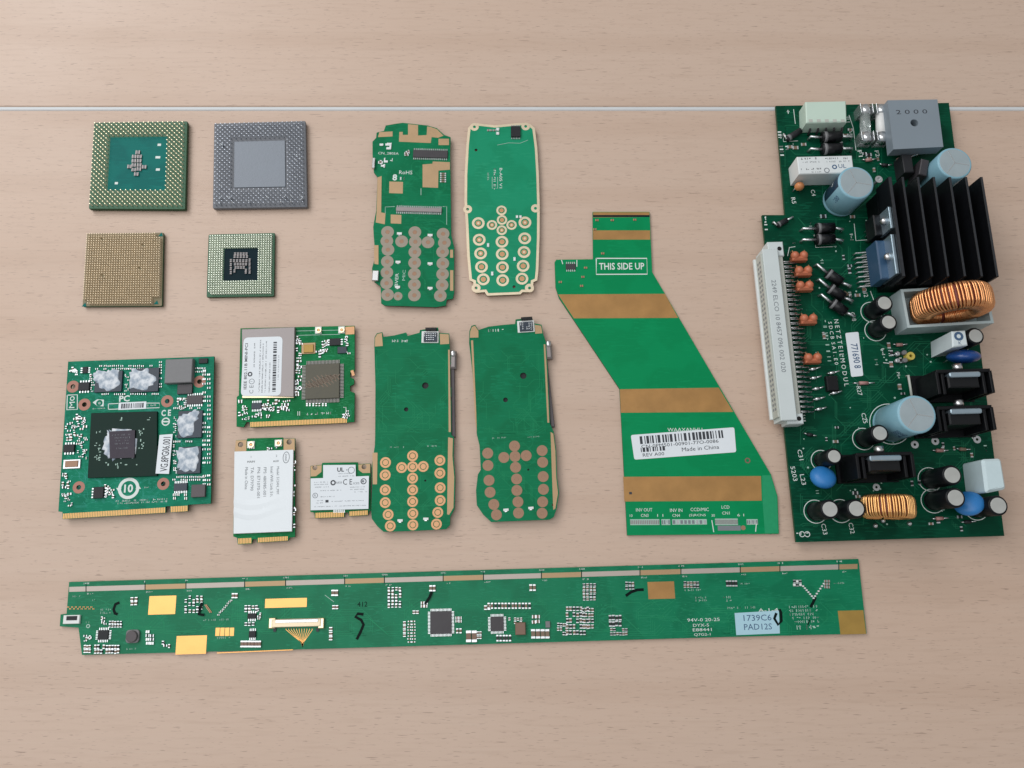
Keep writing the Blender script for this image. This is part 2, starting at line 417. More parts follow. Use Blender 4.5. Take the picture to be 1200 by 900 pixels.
pcb('pcb_phone_dark', (6, 119, 78), (4, 111, 71), (16, 131, 90), 600, .38, .12)
pcb('pcb_teal', (14, 126, 96), (10, 114, 86), (46, 152, 122), 1400, .4)
pcb('pcb_mini', (12, 122, 70), (8, 110, 60), (54, 148, 98), 1400, .4)
pcb('pcb_flat', (6, 141, 86), (5, 136, 82), (10, 146, 90), 500, .42)
pcb('pcb_bar', (14, 123, 85), (10, 114, 78), (32, 135, 98), 900, .34, .2)
pcb('pcb_power', (4, 72, 50), (3, 62, 43), (12, 86, 62), 500, .34)
pcb('pcb_cpu', (6, 112, 104), (4, 104, 98), (10, 118, 110), 400, .45)
plain('pcb_edge', lin((38, 74, 44))[:3], .7)
plain('substrate_gpu', lin((12, 42, 34))[:3], .38, var=.15, spec=.15)
plain('cpu_green', lin((54, 100, 72))[:3], .55)
plain('cpu_grey', lin((104, 107, 113))[:3], .5)
plain('cpu_olive', lin((128, 116, 84))[:3], .5)
plain('cpu_dark', lin((8, 34, 42))[:3], .5, spec=.1)
plain('cpu_lid', (.215, .24, .275), .5, metal=.2, var=.16, scale=170, bump=.15)
plain('pin_gold', (.72, .66, .46), .3, metal=.9, var=.2, scale=900)
plain('pin_brown', (.64, .52, .36), .4, metal=.55, var=.25, scale=300)
plain('pin_steel', (.42, .45, .50), .35, metal=.7, var=.4, scale=90)
plain('pin_pale', (.74, .78, .66), .35, metal=.7, var=.15, scale=300)
plain('gold', (.90, .47, .16), .4, metal=1, var=.08, scale=120, bump=.08)
plain('gold_pale', (.80, .67, .48), .42, metal=.6, var=.1, scale=150, bump=.1)
plain('gold_dull', (.47, .315, .175), .48, metal=.4, var=.12, scale=160, bump=.1)
plain('copper_pad', (.60, .33, .17), .42, metal=.55, var=.15, scale=220, bump=.1)
plain('copper_dull', (.36, .21, .135), .55, metal=.25, var=.14, scale=220)
plain('key_grey', (.33, .285, .225), .55, metal=.2, var=.15, scale=220)
plain('kapton', (.43, .23, .075), .4, metal=.3, var=.25, scale=110, bump=.15, bscale=300)
plain('copper_ring', (.42, .19, .14), .55, metal=.1, var=.12)
plain('edge_gold', (.66, .37, .14), .4, metal=.6, var=.1, scale=200)
plain('finger_beige', (.50, .43, .38), .45, metal=.3, var=.05, scale=300)
plain('tin', (.70, .72, .73), .24, metal=.85, var=.12, scale=500)
plain('steel', (.62, .62, .62), .3, metal=1, var=.08, scale=200)
plain('steel_warm', (.30, .27, .265), .45, metal=.55, var=.06, scale=60)
plain('bright_gold', (.98, .80, .52), .22, metal=1, var=.06)
plain('silk', (.74, .80, .77), .6, var=.12, scale=900)
plain('silk_dim', (.40, .58, .50), .6, var=.15, scale=900)
plain('label', (.78, .83, .87), .42, var=.03, scale=80, bump=.03, bscale=120)
plain('label_blue', (.42, .66, .76), .45, var=.04)
plain('foil_label', (.78, .83, .86), .24, var=.03, scale=60, spec=.8)
plain('ink', (.035, .04, .05), .6)
plain('ink_blue', (.06, .12, .22), .6)
plain('ink_grey', (.20, .22, .24), .6)
plain('marker', (.002, .008, .007), .5, spec=.1)
plain('trace_phone', lin((24, 136, 90))[:3], .4, spec=.15)
plain('trace_teal', lin((48, 150, 132))[:3], .4, spec=.15)
plain('trace_bar', lin((38, 142, 98))[:3], .4, spec=.15)
plain('trace_power', lin((22, 100, 70))[:3], .35, spec=.2)
plain('ochre', (.42, .26, .06), .45, metal=.3, var=.2, scale=150)
plain('chip', (.02, .021, .024), .5, var=.2, bump=.1, spec=.3)
plain('chip_grey', (.045, .04, .045), .42, var=.1, bump=.1)
plain('chip_navy', (.022, .035, .055), .4, var=.2)
plain('ferrite', (.20, .20, .205), .55, var=.12, bump=.2)
plain('ferrite_dark', (.10, .085, .09), .55, var=.12, bump=.2)
plain('smd_tan', (.21, .145, .10), .5, var=.25)
plain('solder', (.80, .84, .86), .3, metal=.75, var=.15, scale=600)
plain('smd_black', (.012, .013, .015), .4)
plain('smd_brown', (.22, .13, .09), .45)
plain('smd_white', (.82, .84, .82), .4)
plain('die', (.035, .03, .038), .07, metal=.8, var=.1)
plain('hole', (.008, .008, .008), .9)
m, N_, L_, b_ = new_mat('paste')
tc = N_.new('ShaderNodeTexCoord'); n1 = N_.new('ShaderNodeTexNoise'); n1.inputs['Scale'].default_value = 330; n1.inputs['Detail'].default_value = 5; L_.new(tc.outputs['Object'], n1.inputs['Vector'])
rp = N_.new('ShaderNodeValToRGB'); rp.color_ramp.elements[0].position = .40; rp.color_ramp.elements[1].position = .62; rp.color_ramp.elements[0].color = (.30, .37, .45, 1); rp.color_ramp.elements[1].color = (.72, .76, .80, 1)
L_.new(n1.outputs['Fac'], rp.inputs[0]); L_.new(rp.outputs[0], b_.inputs['Base Color']); b_.inputs['Roughness'].default_value = .35
bq = N_.new('ShaderNodeBump'); bq.inputs['Strength'].default_value = .2; bq.inputs['Distance'].default_value = .0003; L_.new(n1.outputs['Fac'], bq.inputs['Height']); L_.new(bq.outputs[0], b_.inputs['Normal'])
plain('nylon', (.58, .72, .62), .42, var=.06, scale=60)
plain('din_white', (.62, .68, .68), .5, var=.05, scale=100)
plain('din_cream', (.50, .52, .47), .5, var=.06)
plain('relay_white', (.74, .78, .78), .4, var=.04)
plain('rectifier', (.23, .275, .315), .42, var=.06, scale=60, bump=.06)
plain('sleeve_blue', (.25, .47, .57), .34, var=.06, scale=60)
plain('sleeve_navy', (.015, .04, .075), .35)
plain('sleeve_black', (.006, .007, .009), .4, spec=.22)
plain('can_top', (.60, .61, .58), .42, metal=.55, var=.1, scale=200)
plain('can_top_blue', (.42, .50, .53), .42, metal=.35, var=.1, scale=150)
plain('black_anod', (.005, .0055, .007), .45, var=.2, spec=.25)
plain('black_plastic', (.007, .0075, .009), .35, spec=.35)
plain('blue_lit_plastic', (.035, .085, .16), .35)  # blue light falling on the chip body, put into its base colour
plain('tab_metal', (.46, .58, .66), .3, metal=.8, var=.1, scale=150)
plain('copper_wire', (.82, .39, .17), .27, metal=.95, var=.12, scale=250)
plain('copper_wire_gold', (.84, .48, .19), .27, metal=.95, var=.12, scale=250)
plain('core', (.22, .05, .045), .5)
plain('holder', (.46, .55, .56), .5, var=.05)
plain('cap_red', (.55, .17, .085), .38, var=.15, scale=200)
plain('cap_orange', (.60, .24, .09), .35)
plain('cap_blue', (.025, .19, .50), .4, var=.08)
plain('cap_blue_dark', (.01, .055, .22), .25)
plain('film_white', (.66, .74, .76), .35, var=.05)
plain('film_cyan', (.60, .73, .76), .35, var=.05)
plain('ceramic_white', (.78, .78, .76), .35)
plain('glass_tube', (.75, .82, .80), .08, var=.03, spec=.6, trans=.75)
plain('resistor_pink', (.42, .22, .20), .45)
plain('led_yellow', (.62, .50, .10), .35)
plain('anod_edge', (.024, .027, .033), .4, var=.5, scale=700)
plain('chip_olive', (.085, .078, .05), .45, var=.25, scale=300)
plain('mask_clear', lin((40, 154, 104))[:3], .4, spec=.2)

# ------------------------------------------------------------------ the table: two boards that meet at a pale edge strip
ya, yb = P(600, 129.5)[1], P(600, 124.6)[1]
tb = link('table_top', None, None, Matrix.Identity(4)); tb['kind'] = 'structure'
put(MB().prism([(-520, -260), (520, -260), (520, ya), (-520, ya)], -25, 0, 'wood', .4), 'table_board', tb)
put(MB().prism([(-520, yb), (520, yb), (520, 560), (-520, 560)], -25, 0, 'wood', .4), 'table_board', tb)
put(MB().prism([(-520, ya + .05), (520, ya + .05), (520, yb - .05), (-520, yb - .05)], -25, .02, 'strip', .5), 'edge_strip', tb)

def board(T, pts, t, mat, holes=(), name='circuit_board', lift=None):
    """the laminate; T.z is its upper face. Boards that stand off the table rest on parts soldered underneath"""
    mb = MB(); mb.prism(T.poly(pts), T.z - t, T.z, mat, holes=holes, side='pcb_edge'); o = T.put(mb, name)
    z0 = T.z - t
    if z0 > .05:
        xs = [p for p in T.poly(pts)]; cx = (max(p[0] for p in xs) + min(p[0] for p in xs)) / 2; cy = (max(p[1] for p in xs) + min(p[1] for p in xs)) / 2
        w = max(p[0] for p in xs) - min(p[0] for p in xs); h = max(p[1] for p in xs) - min(p[1] for p in xs)
        u = MB(); u.box(cx, cy, w * .5, h * .55, 0, z0, 'chip', T.rot, .1); T.put(u, 'shield_can')
    return o
def fingers(T, p0, p1, q0, q1, n, mat='edge_gold', dz=.03, gap=.28):
    """edge contacts between two lines, joined: each is one or two pixels wide"""
    mb = MB(); a0, a1, b0, b1 = T.p(*p0, dz), T.p(*p1, dz), T.p(*q0, dz), T.p(*q1, dz)
    L = lambda p, q, t: (p[0] + (q[0] - p[0]) * t, p[1] + (q[1] - p[1]) * t)
    for i in range(n):
        t0, t1 = (i + gap / 2) / n, (i + 1 - gap / 2) / n
        mb.prism([L(b0, b1, t0), L(b0, b1, t1), L(a0, a1, t1), L(a0, a1, t0)], T.z, T.z + dz, mat)
    T.put(mb, 'contact_finger', kind='stuff')

# ------------------------------------------------------------------ processors, pins up
def frame_of(T, corners):
    """bilinear map of a px quad (tl, tr, br, bl) to mm at the board's upper face"""
    q = [P(u, v, T.z) for u, v in corners]
    def f(a, b):
        x = (1 - a) * (1 - b) * q[0][0] + a * (1 - b) * q[1][0] + a * b * q[2][0] + (1 - a) * b * q[3][0]
        y = (1 - a) * (1 - b) * q[0][1] + a * (1 - b) * q[1][1] + a * b * q[2][1] + (1 - a) * b * q[3][1]
        return x, y
    return f, q
def cpu(name, label, corners, z, sub, n, stag, inner, pinmat, cap=None, notch=(), miss=(), pr=.24, ph=2.6, m=.035, cham=1.2):
    c = [sum(p[i] for p in corners) / 4 for i in (0, 1)]
    T = Thing(name, label, 'processor', c[0], c[1], z, corners[3], corners[2], 'processors lying pins up')
    f, q = frame_of(T, corners)
    pts = round_poly(q, .6, 2)
    mb = MB(); mb.prism(pts, .9, z, sub, .15, side='pcb_edge' if sub != 'cpu_grey' else sub); T.put(mb, 'substrate')
    u = MB(); u.prism([f(a, b) for a, b in ((.18, .18), (.82, .18), (.82, .82), (.18, .82))], 0, .9, 'steel', .2); T.put(u, 'heat_spreader')
    pm = MB()
    for i in range(n):
        for j in range(n):
            if stag and (i + j) % 2: continue
            a, b = m + (1 - 2 * m) * i / (n - 1), m + (1 - 2 * m) * j / (n - 1)
            if inner and inner[0] < a < inner[2] and inner[1] < b < inner[3]: continue
            if (i, j) in miss: continue
            if any(abs(a - x) < .045 and abs(b - y) < .045 for x, y in notch): continue
            x, y = f(a, b)
            pm.lathe(x + rng.gauss(0, .03), y + rng.gauss(0, .03), [(pr * 1.5, z), (pr * 1.5, z + .25), (pr, z + .3), (pr, z + ph)], pinmat, 6)
    T.put(pm, 'pin', kind='stuff')
    return T, f
def in_crop(x0, y0, s, pts): return [(x0 + x / s, y0 + y / s) for x, y in pts]

T, f = cpu('green_pin_processor', 'large processor with teal centre and gold pins, beside the blue grey one', in_crop(90, 120, 6, [(122, 142), (778, 132), (762, 752), (84, 748)]), 2.9,
           'cpu_green', 37, True, (.175, .17, .80, .80), 'pin_gold')
mb = MB(); mb.prism([f(a, b) for a, b in ((.185, .18), (.79, .18), (.79, .79), (.185, .79))], T.z, T.z + .1, 'pcb_cpu'); T.put(mb, 'mask_window')
mb = MB(); T.crop(90, 120, 6)
for x, y in ((405, 382), (442, 382), (403, 412), (440, 412), (402, 442), (440, 442), (402, 474), (438, 470), (430, 352), (420, 505), (372, 452), (475, 455)):
    T.smd(mb, x, y, 30, 24, .8, 'ferrite', 'steel_warm')
T.put(mb, 'capacitor', kind='stuff')
mb = MB()
for x, y, w in ((580, 298, 24), (570, 386, 34), (570, 472, 28), (278, 568, 22)):
    X, Y, a, b = T.rc(x - w / 2, y - 8, x + w / 2, y + 8, .14); mb.box(X, Y, a, b, T.z + .1, T.z + .15, 'silk', T.rot)
T.put(mb, 'print_mark', kind='stuff')

T, f = cpu('grey_pin_processor', 'blue grey processor with a smooth metal lid inside the pin field', in_crop(230, 120, 6, [(126, 148), (768, 130), (780, 735), (116, 745)]), 2.9,
           'cpu_grey', 37, True, (.20, .2, .80, .80), 'pin_steel', pr=.27)
mb = MB(); mb.prism([f(a, b) for a, b in ((.225, .23), (.775, .23), (.775, .77), (.225, .77))], T.z, T.z + .5, 'cpu_lid', .12); T.put(mb, 'lid')
mb = MB()
for _ in range(26):
    a_, b_2 = (rng.uniform(.03, .97), rng.choice((.05, .1, .9, .95))) if rng.random() < .5 else (rng.choice((.04, .1, .9, .95)), rng.uniform(.03, .97))
    X, Y = f(a_, b_2); mb.tube([(X, Y, T.z), (X + rng.uniform(-.5, .5), Y + rng.uniform(-.5, .5), T.z + 2.5)], .3, 'solder', 6)
T.put(mb, 'bent_pin', kind='stuff')

T, f = cpu('brown_pin_processor', 'brownish gold processor covered edge to edge with pins', in_crop(80, 255, 7.5, [(165, 140), (838, 132), (825, 778), (125, 782)]), 2.1,
           'cpu_olive', 31, False, None, 'pin_brown', notch=((.965, .03), (.03, .965), (.93, .945)), miss={(6, 2), (23, 5), (22, 15), (7, 18)}, pr=.26, ph=2.2, m=.03)
mb = MB(); T.crop(80, 255, 7.5)
for x, y in ((812, 148), (140, 765), (772, 745)):
    X, Y = T.p(x, y, .1); mb.prism([(X - 1.2, Y - 1.0), (X + 1.3, Y - 1.0), (X + .4, Y + 1.1)], T.z, T.z + .1, 'pcb_cpu')
T.put(mb, 'corner_key', kind='stuff')

T, f = cpu('small_pin_processor', 'small pale green processor with a dark square of capacitors at its centre', in_crop(220, 255, 7.5, [(183, 148), (766, 134), (758, 692), (165, 700)]), 1.9,
           'cpu_green', 26, False, (.245, .235, .755, .745), 'pin_pale', notch=((.03, .97),), pr=.3, ph=1.7, m=.045)
mb = MB(); mb.prism([f(a, b) for a, b in ((.25, .24), (.75, .24), (.75, .745), (.25, .745))], T.z, T.z + .12, 'cpu_dark'); T.put(mb, 'recess_plate')
mb = MB(); T.crop(220, 255, 7.5)
for r, (x0, x1, y) in enumerate(((405, 530, 320), (400, 535, 345), (395, 530, 380), (405, 525, 410), (410, 505, 440))):
    k = 5 if r < 4 else 4
    for i in range(k): T.smd(mb, x0 + (x1 - x0) * (i + .5) / k, y, 18, 22, .75, 'ferrite', 'steel_warm')
for x, ys in ((380, (380, 415, 450, 485)), (545, (375, 410, 445, 480)), (412, (470,)), (512, (465, 480))):
    for y in ys: T.smd(mb, x, y, 16, 26, .75, 'ferrite', 'steel_warm')
T.put(mb, 'capacitor', kind='stuff')

# ------------------------------------------------------------------ graphics card
T = Thing('graphics_card', 'square green graphics card with a dark chip and white smeared memory chips', 'circuit card', 155, 510, 3.4, (70, 598), (245, 590))
T.crop(50, 400, 4.0909)
holes_at = ((145, 217), (200, 303), (597, 287), (752, 193), (578, 683), (173, 700))
hl = []
for x, y in holes_at:
    X, Y = T.p(x, y); hl.append(circ(X, Y, 1.15, 14))
board(T, [(122, 97), (822, 72), (806, 778), (697, 783), (695, 815), (612, 820), (611, 790), (590, 791), (589, 822), (95, 852), (95, 818), (75, 816)], 1.1, 'pcb_teal', hl)
for (x, y) in holes_at:
    mb = MB(); T.ring(mb, x, y, 11.5, 29, .05, 'copper_ring', 20); T.put(mb, 'mounting_ring')
fingers(T, (97, 826), (588, 796), (95, 851), (588, 821), 62)
fingers(T, (613, 792), (695, 788), (613, 819), (695, 814), 10)
g = MB(); g.prism(T.poly([(232, 344), (548, 335), (548, 645), (215, 655)], 1.2), T.z, T.z + 1.2, 'substrate_gpu', .1); gpu = T.put(g, 'graphics_chip', 'dark green chip package with a mirror die')
d = MB(); d.prism(T.poly([(318, 432), (443, 425), (440, 558), (322, 562)], 1.9), T.z + 1.2, T.z + 1.95, 'die', .06); T.put(d, 'die', parent=gpu)
def paste(pts, zb, h, name='thermal_paste', parent=None, seed=1, hole=None):
    """an uneven smear: closed outline, bumpy top built as rings towards the middle"""
    r = random.Random(seed); q = T.poly(pts, h); q = round_poly(q, 1.2, 2); n = len(q)
    cx, cy = sum(p[0] for p in q) / n, sum(p[1] for p in q) / n
    q = [(cx + (x - cx) * k_, cy + (y - cy) * k_) for (x, y), k_ in ((p, r.choice((.86, .95, 1, 1.03, 1.06))) for p in q)]
    vs = [(x, y, T.z + zb) for x, y in q]; rings = 1
    for t in ((.97, .6), (.85, 1), (.62, .9), (.4, 1.05), (.2, .9)):
        if hole and t[0] < hole: break
        for x, y in q:
            k = t[0] * r.uniform(.96, 1.03); vs.append((cx + (x - cx) * k, cy + (y - cy) * k, T.z + zb + h * t[1] * r.uniform(.9, 1.08)))
        rings += 1
    fs = [(i * n + k, i * n + (k + 1) % n, (i + 1) * n + (k + 1) % n, (i + 1) * n + k) for i in range(rings - 1) for k in range(n)]
    if not hole: fs.append(tuple(range((rings - 1) * n, rings * n)))
    A = sum(q[i][0] * q[(i + 1) % n][1] - q[(i + 1) % n][0] * q[i][1] for i in range(n))
    if A < 0: fs = [f_[::-1] for f_ in fs]
    mb = MB(); mb.add(vs, fs, 'paste', True); return T.put(mb, name, parent=parent)
paste([(312, 428), (330, 420), (395, 425), (445, 418), (455, 468), (444, 545), (440, 558), (380, 565), (350, 577), (318, 562), (290, 530), (296, 480), (312, 450)], 1.2, .5, parent=gpu)
mb = MB()
for (x0, y0, x1, y1, n_) in ((255, 425, 285, 440, 3), (245, 480, 275, 570, 14), (290, 575, 460, 610, 9), (462, 400, 485, 540, 12), (270, 365, 520, 385, 4)):
    for _ in range(n_):
        X, Y = T.p(rng.uniform(x0, x1), rng.uniform(y0, y1), 1.25)
        mb.box(X, Y, rng.uniform(.4, 1.3), rng.uniform(.3, .6), T.z + 1.2, T.z + 1.28, 'silk_dim', T.rot + rng.choice((0, math.pi / 2)))
T.put(mb, 'print_mark', kind='stuff', parent=gpu)
mb = MB()
for i, (y, w) in enumerate(((448, 90), (462, 80), (476, 60), (490, 70), (512, 55))): T.ticks(mb, 378 - w / 2, y - 5, 378 + w / 2, y + 5, 'ink_grey', dz=1.98)
T.put(mb, 'die_marking', kind='stuff', parent=gpu)
mem = [((250, 142, 380, 242), [(246, 165), (262, 140), (300, 148), (330, 135), (372, 140), (370, 190), (375, 205), (350, 232), (310, 240), (285, 232), (262, 200), (250, 190)]),
       ((420, 128, 556, 242), [(416, 150), (440, 128), (470, 140), (510, 130), (520, 158), (552, 180), (545, 205), (515, 222), (498, 243), (470, 232), (420, 230), (424, 190)]),
       ((648, 332, 764, 462), [(652, 375), (665, 352), (700, 345), (730, 326), (752, 335), (752, 372), (728, 395), (730, 440), (700, 466), (670, 455), (648, 430), (644, 400)]),
       ((648, 505, 757, 634), [(646, 515), (680, 505), (745, 505), (755, 535), (750, 580), (735, 620), (700, 628), (670, 618), (648, 610), (650, 560)])]
for i, (r_, pp) in enumerate(mem):
    c_ = T.chip(*r_, 1.1, 'chip_navy', 'memory_chip'); paste(pp, 1.1, .14, parent=c_, seed=i + 3)
mb = MB(); T.rbox(mb, 586, 84, 716, 198, 3.2, 'ferrite', .3); T.put(mb, 'inductor')
T.chip(645, 205, 716, 252, 1.3, 'chip_grey'); T.chip(690, 258, 766, 300, .9, 'chip_grey', pins='h', npin=7)
T.chip(170, 196, 222, 234, 1.3, 'chip', pins='h', npin=4); T.chip(98, 494, 150, 530, 1.3, 'chip', pins='h', npin=4)
T.chip(242, 698, 290, 752, 1.3, 'chip', pins='v', npin=4); T.chip(712, 686, 778, 746, 1.6, 'ferrite_dark', 'inductor')
T.chip(628, 680, 692, 716, .9, 'chip_navy', pins='h', npin=8); T.chip(748, 82, 790, 105, .9, 'chip')
T.chip(190, 122, 214, 152, .8, 'chip', pins='v', npin=3)
mb = MB(); T.rbox(mb, 98, 566, 180, 610, .7, 'tin', .15); T.rbox(mb, 106, 572, 168, 602, 1.1, 'copper_dull', .15); T.put(mb, 'crystal')
mb = MB()
T.smds(mb, 720, 130, 5, 2, 18, 16, 13, 7, .6, ('smd_tan', 'smd_black'), .3)
T.smds(mb, 775, 140, 2, 28, 22, 21, 14, 9, .55, ('smd_tan', 'smd_black', 'smd_white'), .25)
T.smds(mb, 565, 100, 1, 10, 0, 13, 12, 7, .5, ('smd_tan', 'smd_black'), .2)
T.smds(mb, 260, 118, 14, 2, 20, 14, 12, 7, .5, ('smd_tan', 'smd_black', 'smd_tan'), .35)
T.smds(mb, 250, 253, 16, 1, 20, 12, 13, 7, .5, ('smd_tan', 'smd_black'), .3)
T.smds(mb, 635, 480, 7, 1, 19, 14, 12, 8, .5, ('smd_tan', 'smd_black'), .2); T.smds(mb, 635, 320, 7, 1, 19, 14, 12, 8, .5, ('smd_tan', 'smd_black'), .2)
T.smds(mb, 630, 650, 8, 2, 20, 14, 13, 8, .5, ('smd_tan', 'smd_black'), .2); T.smds(mb, 632, 735, 4, 2, 18, 17, 12, 12, .6, ('smd_brown', 'smd_tan'), .1)
T.clutter(mb, 110, 355, 205, 470, 34, 15); T.clutter(mb, 165, 470, 212, 560, 16, 12); T.clutter(mb, 95, 635, 130, 760, 14, 15); T.clutter(mb, 295, 690, 345, 750, 16, 13)
T.clutter(mb, 628, 330, 642, 640, 26, 10); T.clutter(mb, 640, 270, 690, 330, 14, 13); T.clutter(mb, 130, 120, 170, 160, 9, 15, ('smd_white', 'smd_tan')); T.clutter(mb, 225, 160, 243, 240, 10, 12)
T.clutter(mb, 395, 130, 415, 240, 10, 10); T.clutter(mb, 100, 745, 140, 790, 6, 12)
T.put(mb, 'surface_mount_part', kind='stuff')
mb = MB()
T.ring(mb, 412, 705, 36, 51, .06, 'silk', 36); T.text(mb, '10', 412, 705, 40, 'silk', .08, bold=.03)
for s_ in (1, -1):
    X, Y = T.p(412, 705); q_ = T.k(412, 705)[0]; mb.prism([(X + s_ * q_ * 33, Y - s_ * q_ * 2), (X + s_ * q_ * 60, Y - s_ * q_ * 2), (X + s_ * q_ * 46, Y + s_ * q_ * 16)], T.z, T.z + .08, 'silk')
T.text(mb, 'C E', 592, 343, 30, w=46, bold=.03); T.ring(mb, 590, 385, 14, 20, .06, 'silk', 20); T.line(mb, [(574, 385), (606, 385)], .7, 'silk')
for pts in ([(118, 258), (166, 256), (166, 326), (116, 328), (118, 258)],): T.line(mb, pts, .45, 'silk')
T.text(mb, 'M', 140, 305, 26, rot=90, w=30); T.ring(mb, 142, 274, 7, 11, .06, 'silk')
mb.prism(T.poly([(240, 293), (262, 278), (294, 280), (292, 312), (262, 310)]), T.z, T.z + .06, 'silk', holes=[circ(*T.p(272, 296), 1.6, 12)])
T.ring(mb, 272, 296, 3, 5, .07, 'silk', 12); T.ticks(mb, 238, 318, 300, 326)
T.line(mb, [(315, 300), (363, 298)], .35, 'silk'); T.line(mb, [(315, 326), (315, 300)], .35, 'silk'); T.line(mb, [(315, 326), (560, 318), (560, 296), (497, 296)], .35, 'silk')
T.ticks(mb, 500, 300, 555, 312); T.ticks(mb, 350, 755, 600, 778, rows=2); T.ticks(mb, 485, 695, 512, 705)
T.text(mb, 'PC', 392, 274, 30, w=50, bold=.03)
T.put(mb, 'lettering', kind='stuff')
mb = MB(); T.rbox(mb, 364, 291, 496, 326, .12, 'label'); l_ = T.put(mb, 'barcode_sticker'); mb = MB(); T.barcode(mb, 376, 297, 484, 320, dz=.16, n=40); T.put(mb, 'barcode', parent=l_)
mb = MB(); mb.prism(T.poly([(566, 451), (629, 446), (611, 637), (547, 635)]), T.z + 1.21, T.z + 1.33, 'label'); l_ = T.put(mb, 'part_number_sticker')
mb = MB(); X, Y = T.p(588, 541, 1.35); A_ = T.p(578, 640, 1.35); B_ = T.p(598, 445, 1.35)
mb.text('VG.8PG06.001', X, Y, 3.6, T.z + 1.36, 'ink', math.atan2(B_[1] - A_[1], B_[0] - A_[0]), 16.5, .01); T.put(mb, 'lettering', parent=l_)

T.routes(110, 330, 215, 790, 30, 'trace_teal', 40, .14, 30); T.routes(230, 655, 600, 770, 24, 'trace_teal', 50, .14, 40); T.routes(225, 245, 640, 330, 16, 'trace_teal', 50, .14, 30); T.routes(640, 250, 795, 760, 30, 'trace_teal', 40, .14, 40); T.routes(130, 105, 590, 250, 24, 'trace_teal', 40, .14, 30)
# ------------------------------------------------------------------ mini PCI radio card
T = Thing('radio_card', 'green radio card with a big metal shield and rounded white label', 'circuit card', 345, 440, 2.6, (277, 496), (414, 490))
T.crop(260, 370, 6.4286)
board(T, [(140, 95), (1000, 75), (1000, 412), (966, 430), (966, 462), (996, 478), (996, 515), (966, 530), (966, 568), (1000, 582), (998, 800), (946, 803), (945, 806), (212, 841), (208, 800), (185, 800), (165, 838), (110, 835), (112, 612), (128, 600)], 1.0, 'pcb_mini')
fingers(T, (213, 802), (943, 770), (213, 838), (943, 806), 62)
mb = MB(); mb.prism(T.poly([(148, 100), (550, 84), (542, 612), (152, 602)], 2), T.z, T.z + 2.0, 'steel_warm', .3); sh = T.put(mb, 'shield_can', 'grey metal shield can with gilt lower rim')
mb = MB(); mb.prism(T.poly([(152, 602), (542, 600), (542, 618), (152, 620)], 1.6), T.z, T.z + 1.6, 'bright_gold', .2); T.put(mb, 'rim', parent=sh)
mb = MB(); mb.prism(round_poly(T.poly([(165, 165), (458, 155), (444, 602), (142, 606)], 2.1), 2.4, 5), T.z + 2, T.z + 2.1, 'label'); l_ = T.put(mb, 'sticker', parent=sh)
mb = MB(); z_ = 2.14
T.text(mb, 'IEEE 802.11B MINI-PCI', 180, 380, 22, 'ink', z_, 90, 345, .008)
T.text(mb, 'C E', 222, 555, 30, 'ink_grey', z_, 90, 62); T.ring(mb, 225, 495, 17, 21, .14, 'ink_grey', 18, 2.0); T.text(mb, '!', 225, 495, 20, 'ink_grey', z_, 90)
T.ring(mb, 212, 440, 9, 18, .14, 'ink', 18, 2.0); T.ticks(mb, 238, 205, 252, 390, 'ink', dz=z_, vert=True)
for x, y0 in ((287, 180), (308, 200), (332, 190), (360, 350)): T.ticks(mb, x - 8, y0, x + 6, 578, 'ink', dz=z_, vert=True, fill=.85)
T.barcode(mb, 384, 195, 410, 570, 'ink', z_, True, 70); T.ticks(mb, 420, 295, 432, 490, 'ink_grey', dz=z_, vert=True)
T.put(mb, 'lettering', kind='stuff', parent=l_)
T.chip(630, 362, 884, 622, 1.4, 'chip_olive', 'processor_chip', pins='q', npin=24, plen=2.0, pmat='steel_warm')
mb = MB(); T.rbox(mb, 620, 352, 888, 636, .05, 'cpu_olive'); X, Y, a_, b_2 = T.rc(630, 362, 884, 622, 1.45)
mb2 = MB()
for k in range(9):
    t = (k - 4) / 9 * a_ * .95; ln = a_ * (.5 - abs(k - 4) * .07)
    for s_ in (1, -1): mb2.stroke([(X + t - ln * .35, Y - s_ * ln * .35 + t * .3), (X + t + ln * .35, Y + s_ * ln * .35 + t * .3)], .42, T.z + 1.46, 'smd_tan')
T.put(mb2, 'scratch', kind='stuff')
mb = MB(); T.rbox(mb, 600, 204, 704, 286, .5, 'gold_dull', .1); T.rbox(mb, 616, 216, 690, 276, .6, 'ochre', .2, .5); T.put(mb, 'crystal')
for x, y in ((728, 108), (903, 106)):
    mb = MB(); T.rbox(mb, x - 26, y - 26, x + 22, y + 26, .5, 'smd_white', .1); T.ring(mb, x, y, 12, 20, 1.2, 'bright_gold', 16); T.disc(mb, x, y, 5, .9, 'gold', 10, .5); T.put(mb, 'antenna_socket')
mb = MB(); T.rbox(mb, 930, 82, 998, 140, .05, 'copper_pad'); T.rbox(mb, 975, 410, 996, 452, .05, 'copper_pad', rot=.3); T.put(mb, 'ground_pad')
T.chip(810, 170, 892, 222, 1.0, 'chip', pins='v', npin=3); T.chip(222, 655, 296, 702, 1.0, 'chip_navy', pins='h', npin=6); T.chip(870, 232, 940, 282, .8, 'chip_navy')
mb = MB(); T.clutter(mb, 300, 640, 520, 720, 30, 26); T.clutter(mb, 120, 640, 210, 780, 14, 24); T.clutter(mb, 560, 150, 600, 330, 14, 22); T.clutter(mb, 720, 190, 800, 300, 14, 24)
T.clutter(mb, 555, 340, 590, 600, 22, 24); T.smds(mb, 640, 670, 7, 1, 24, 1, 12, 22, .5, ('smd_tan', 'smd_white')); T.clutter(mb, 910, 160, 960, 300, 8, 24); T.clutter(mb, 240, 730, 350, 765, 8, 22); T.clutter(mb, 900, 690, 985, 770, 7, 22)
T.put(mb, 'surface_mount_part', kind='stuff')
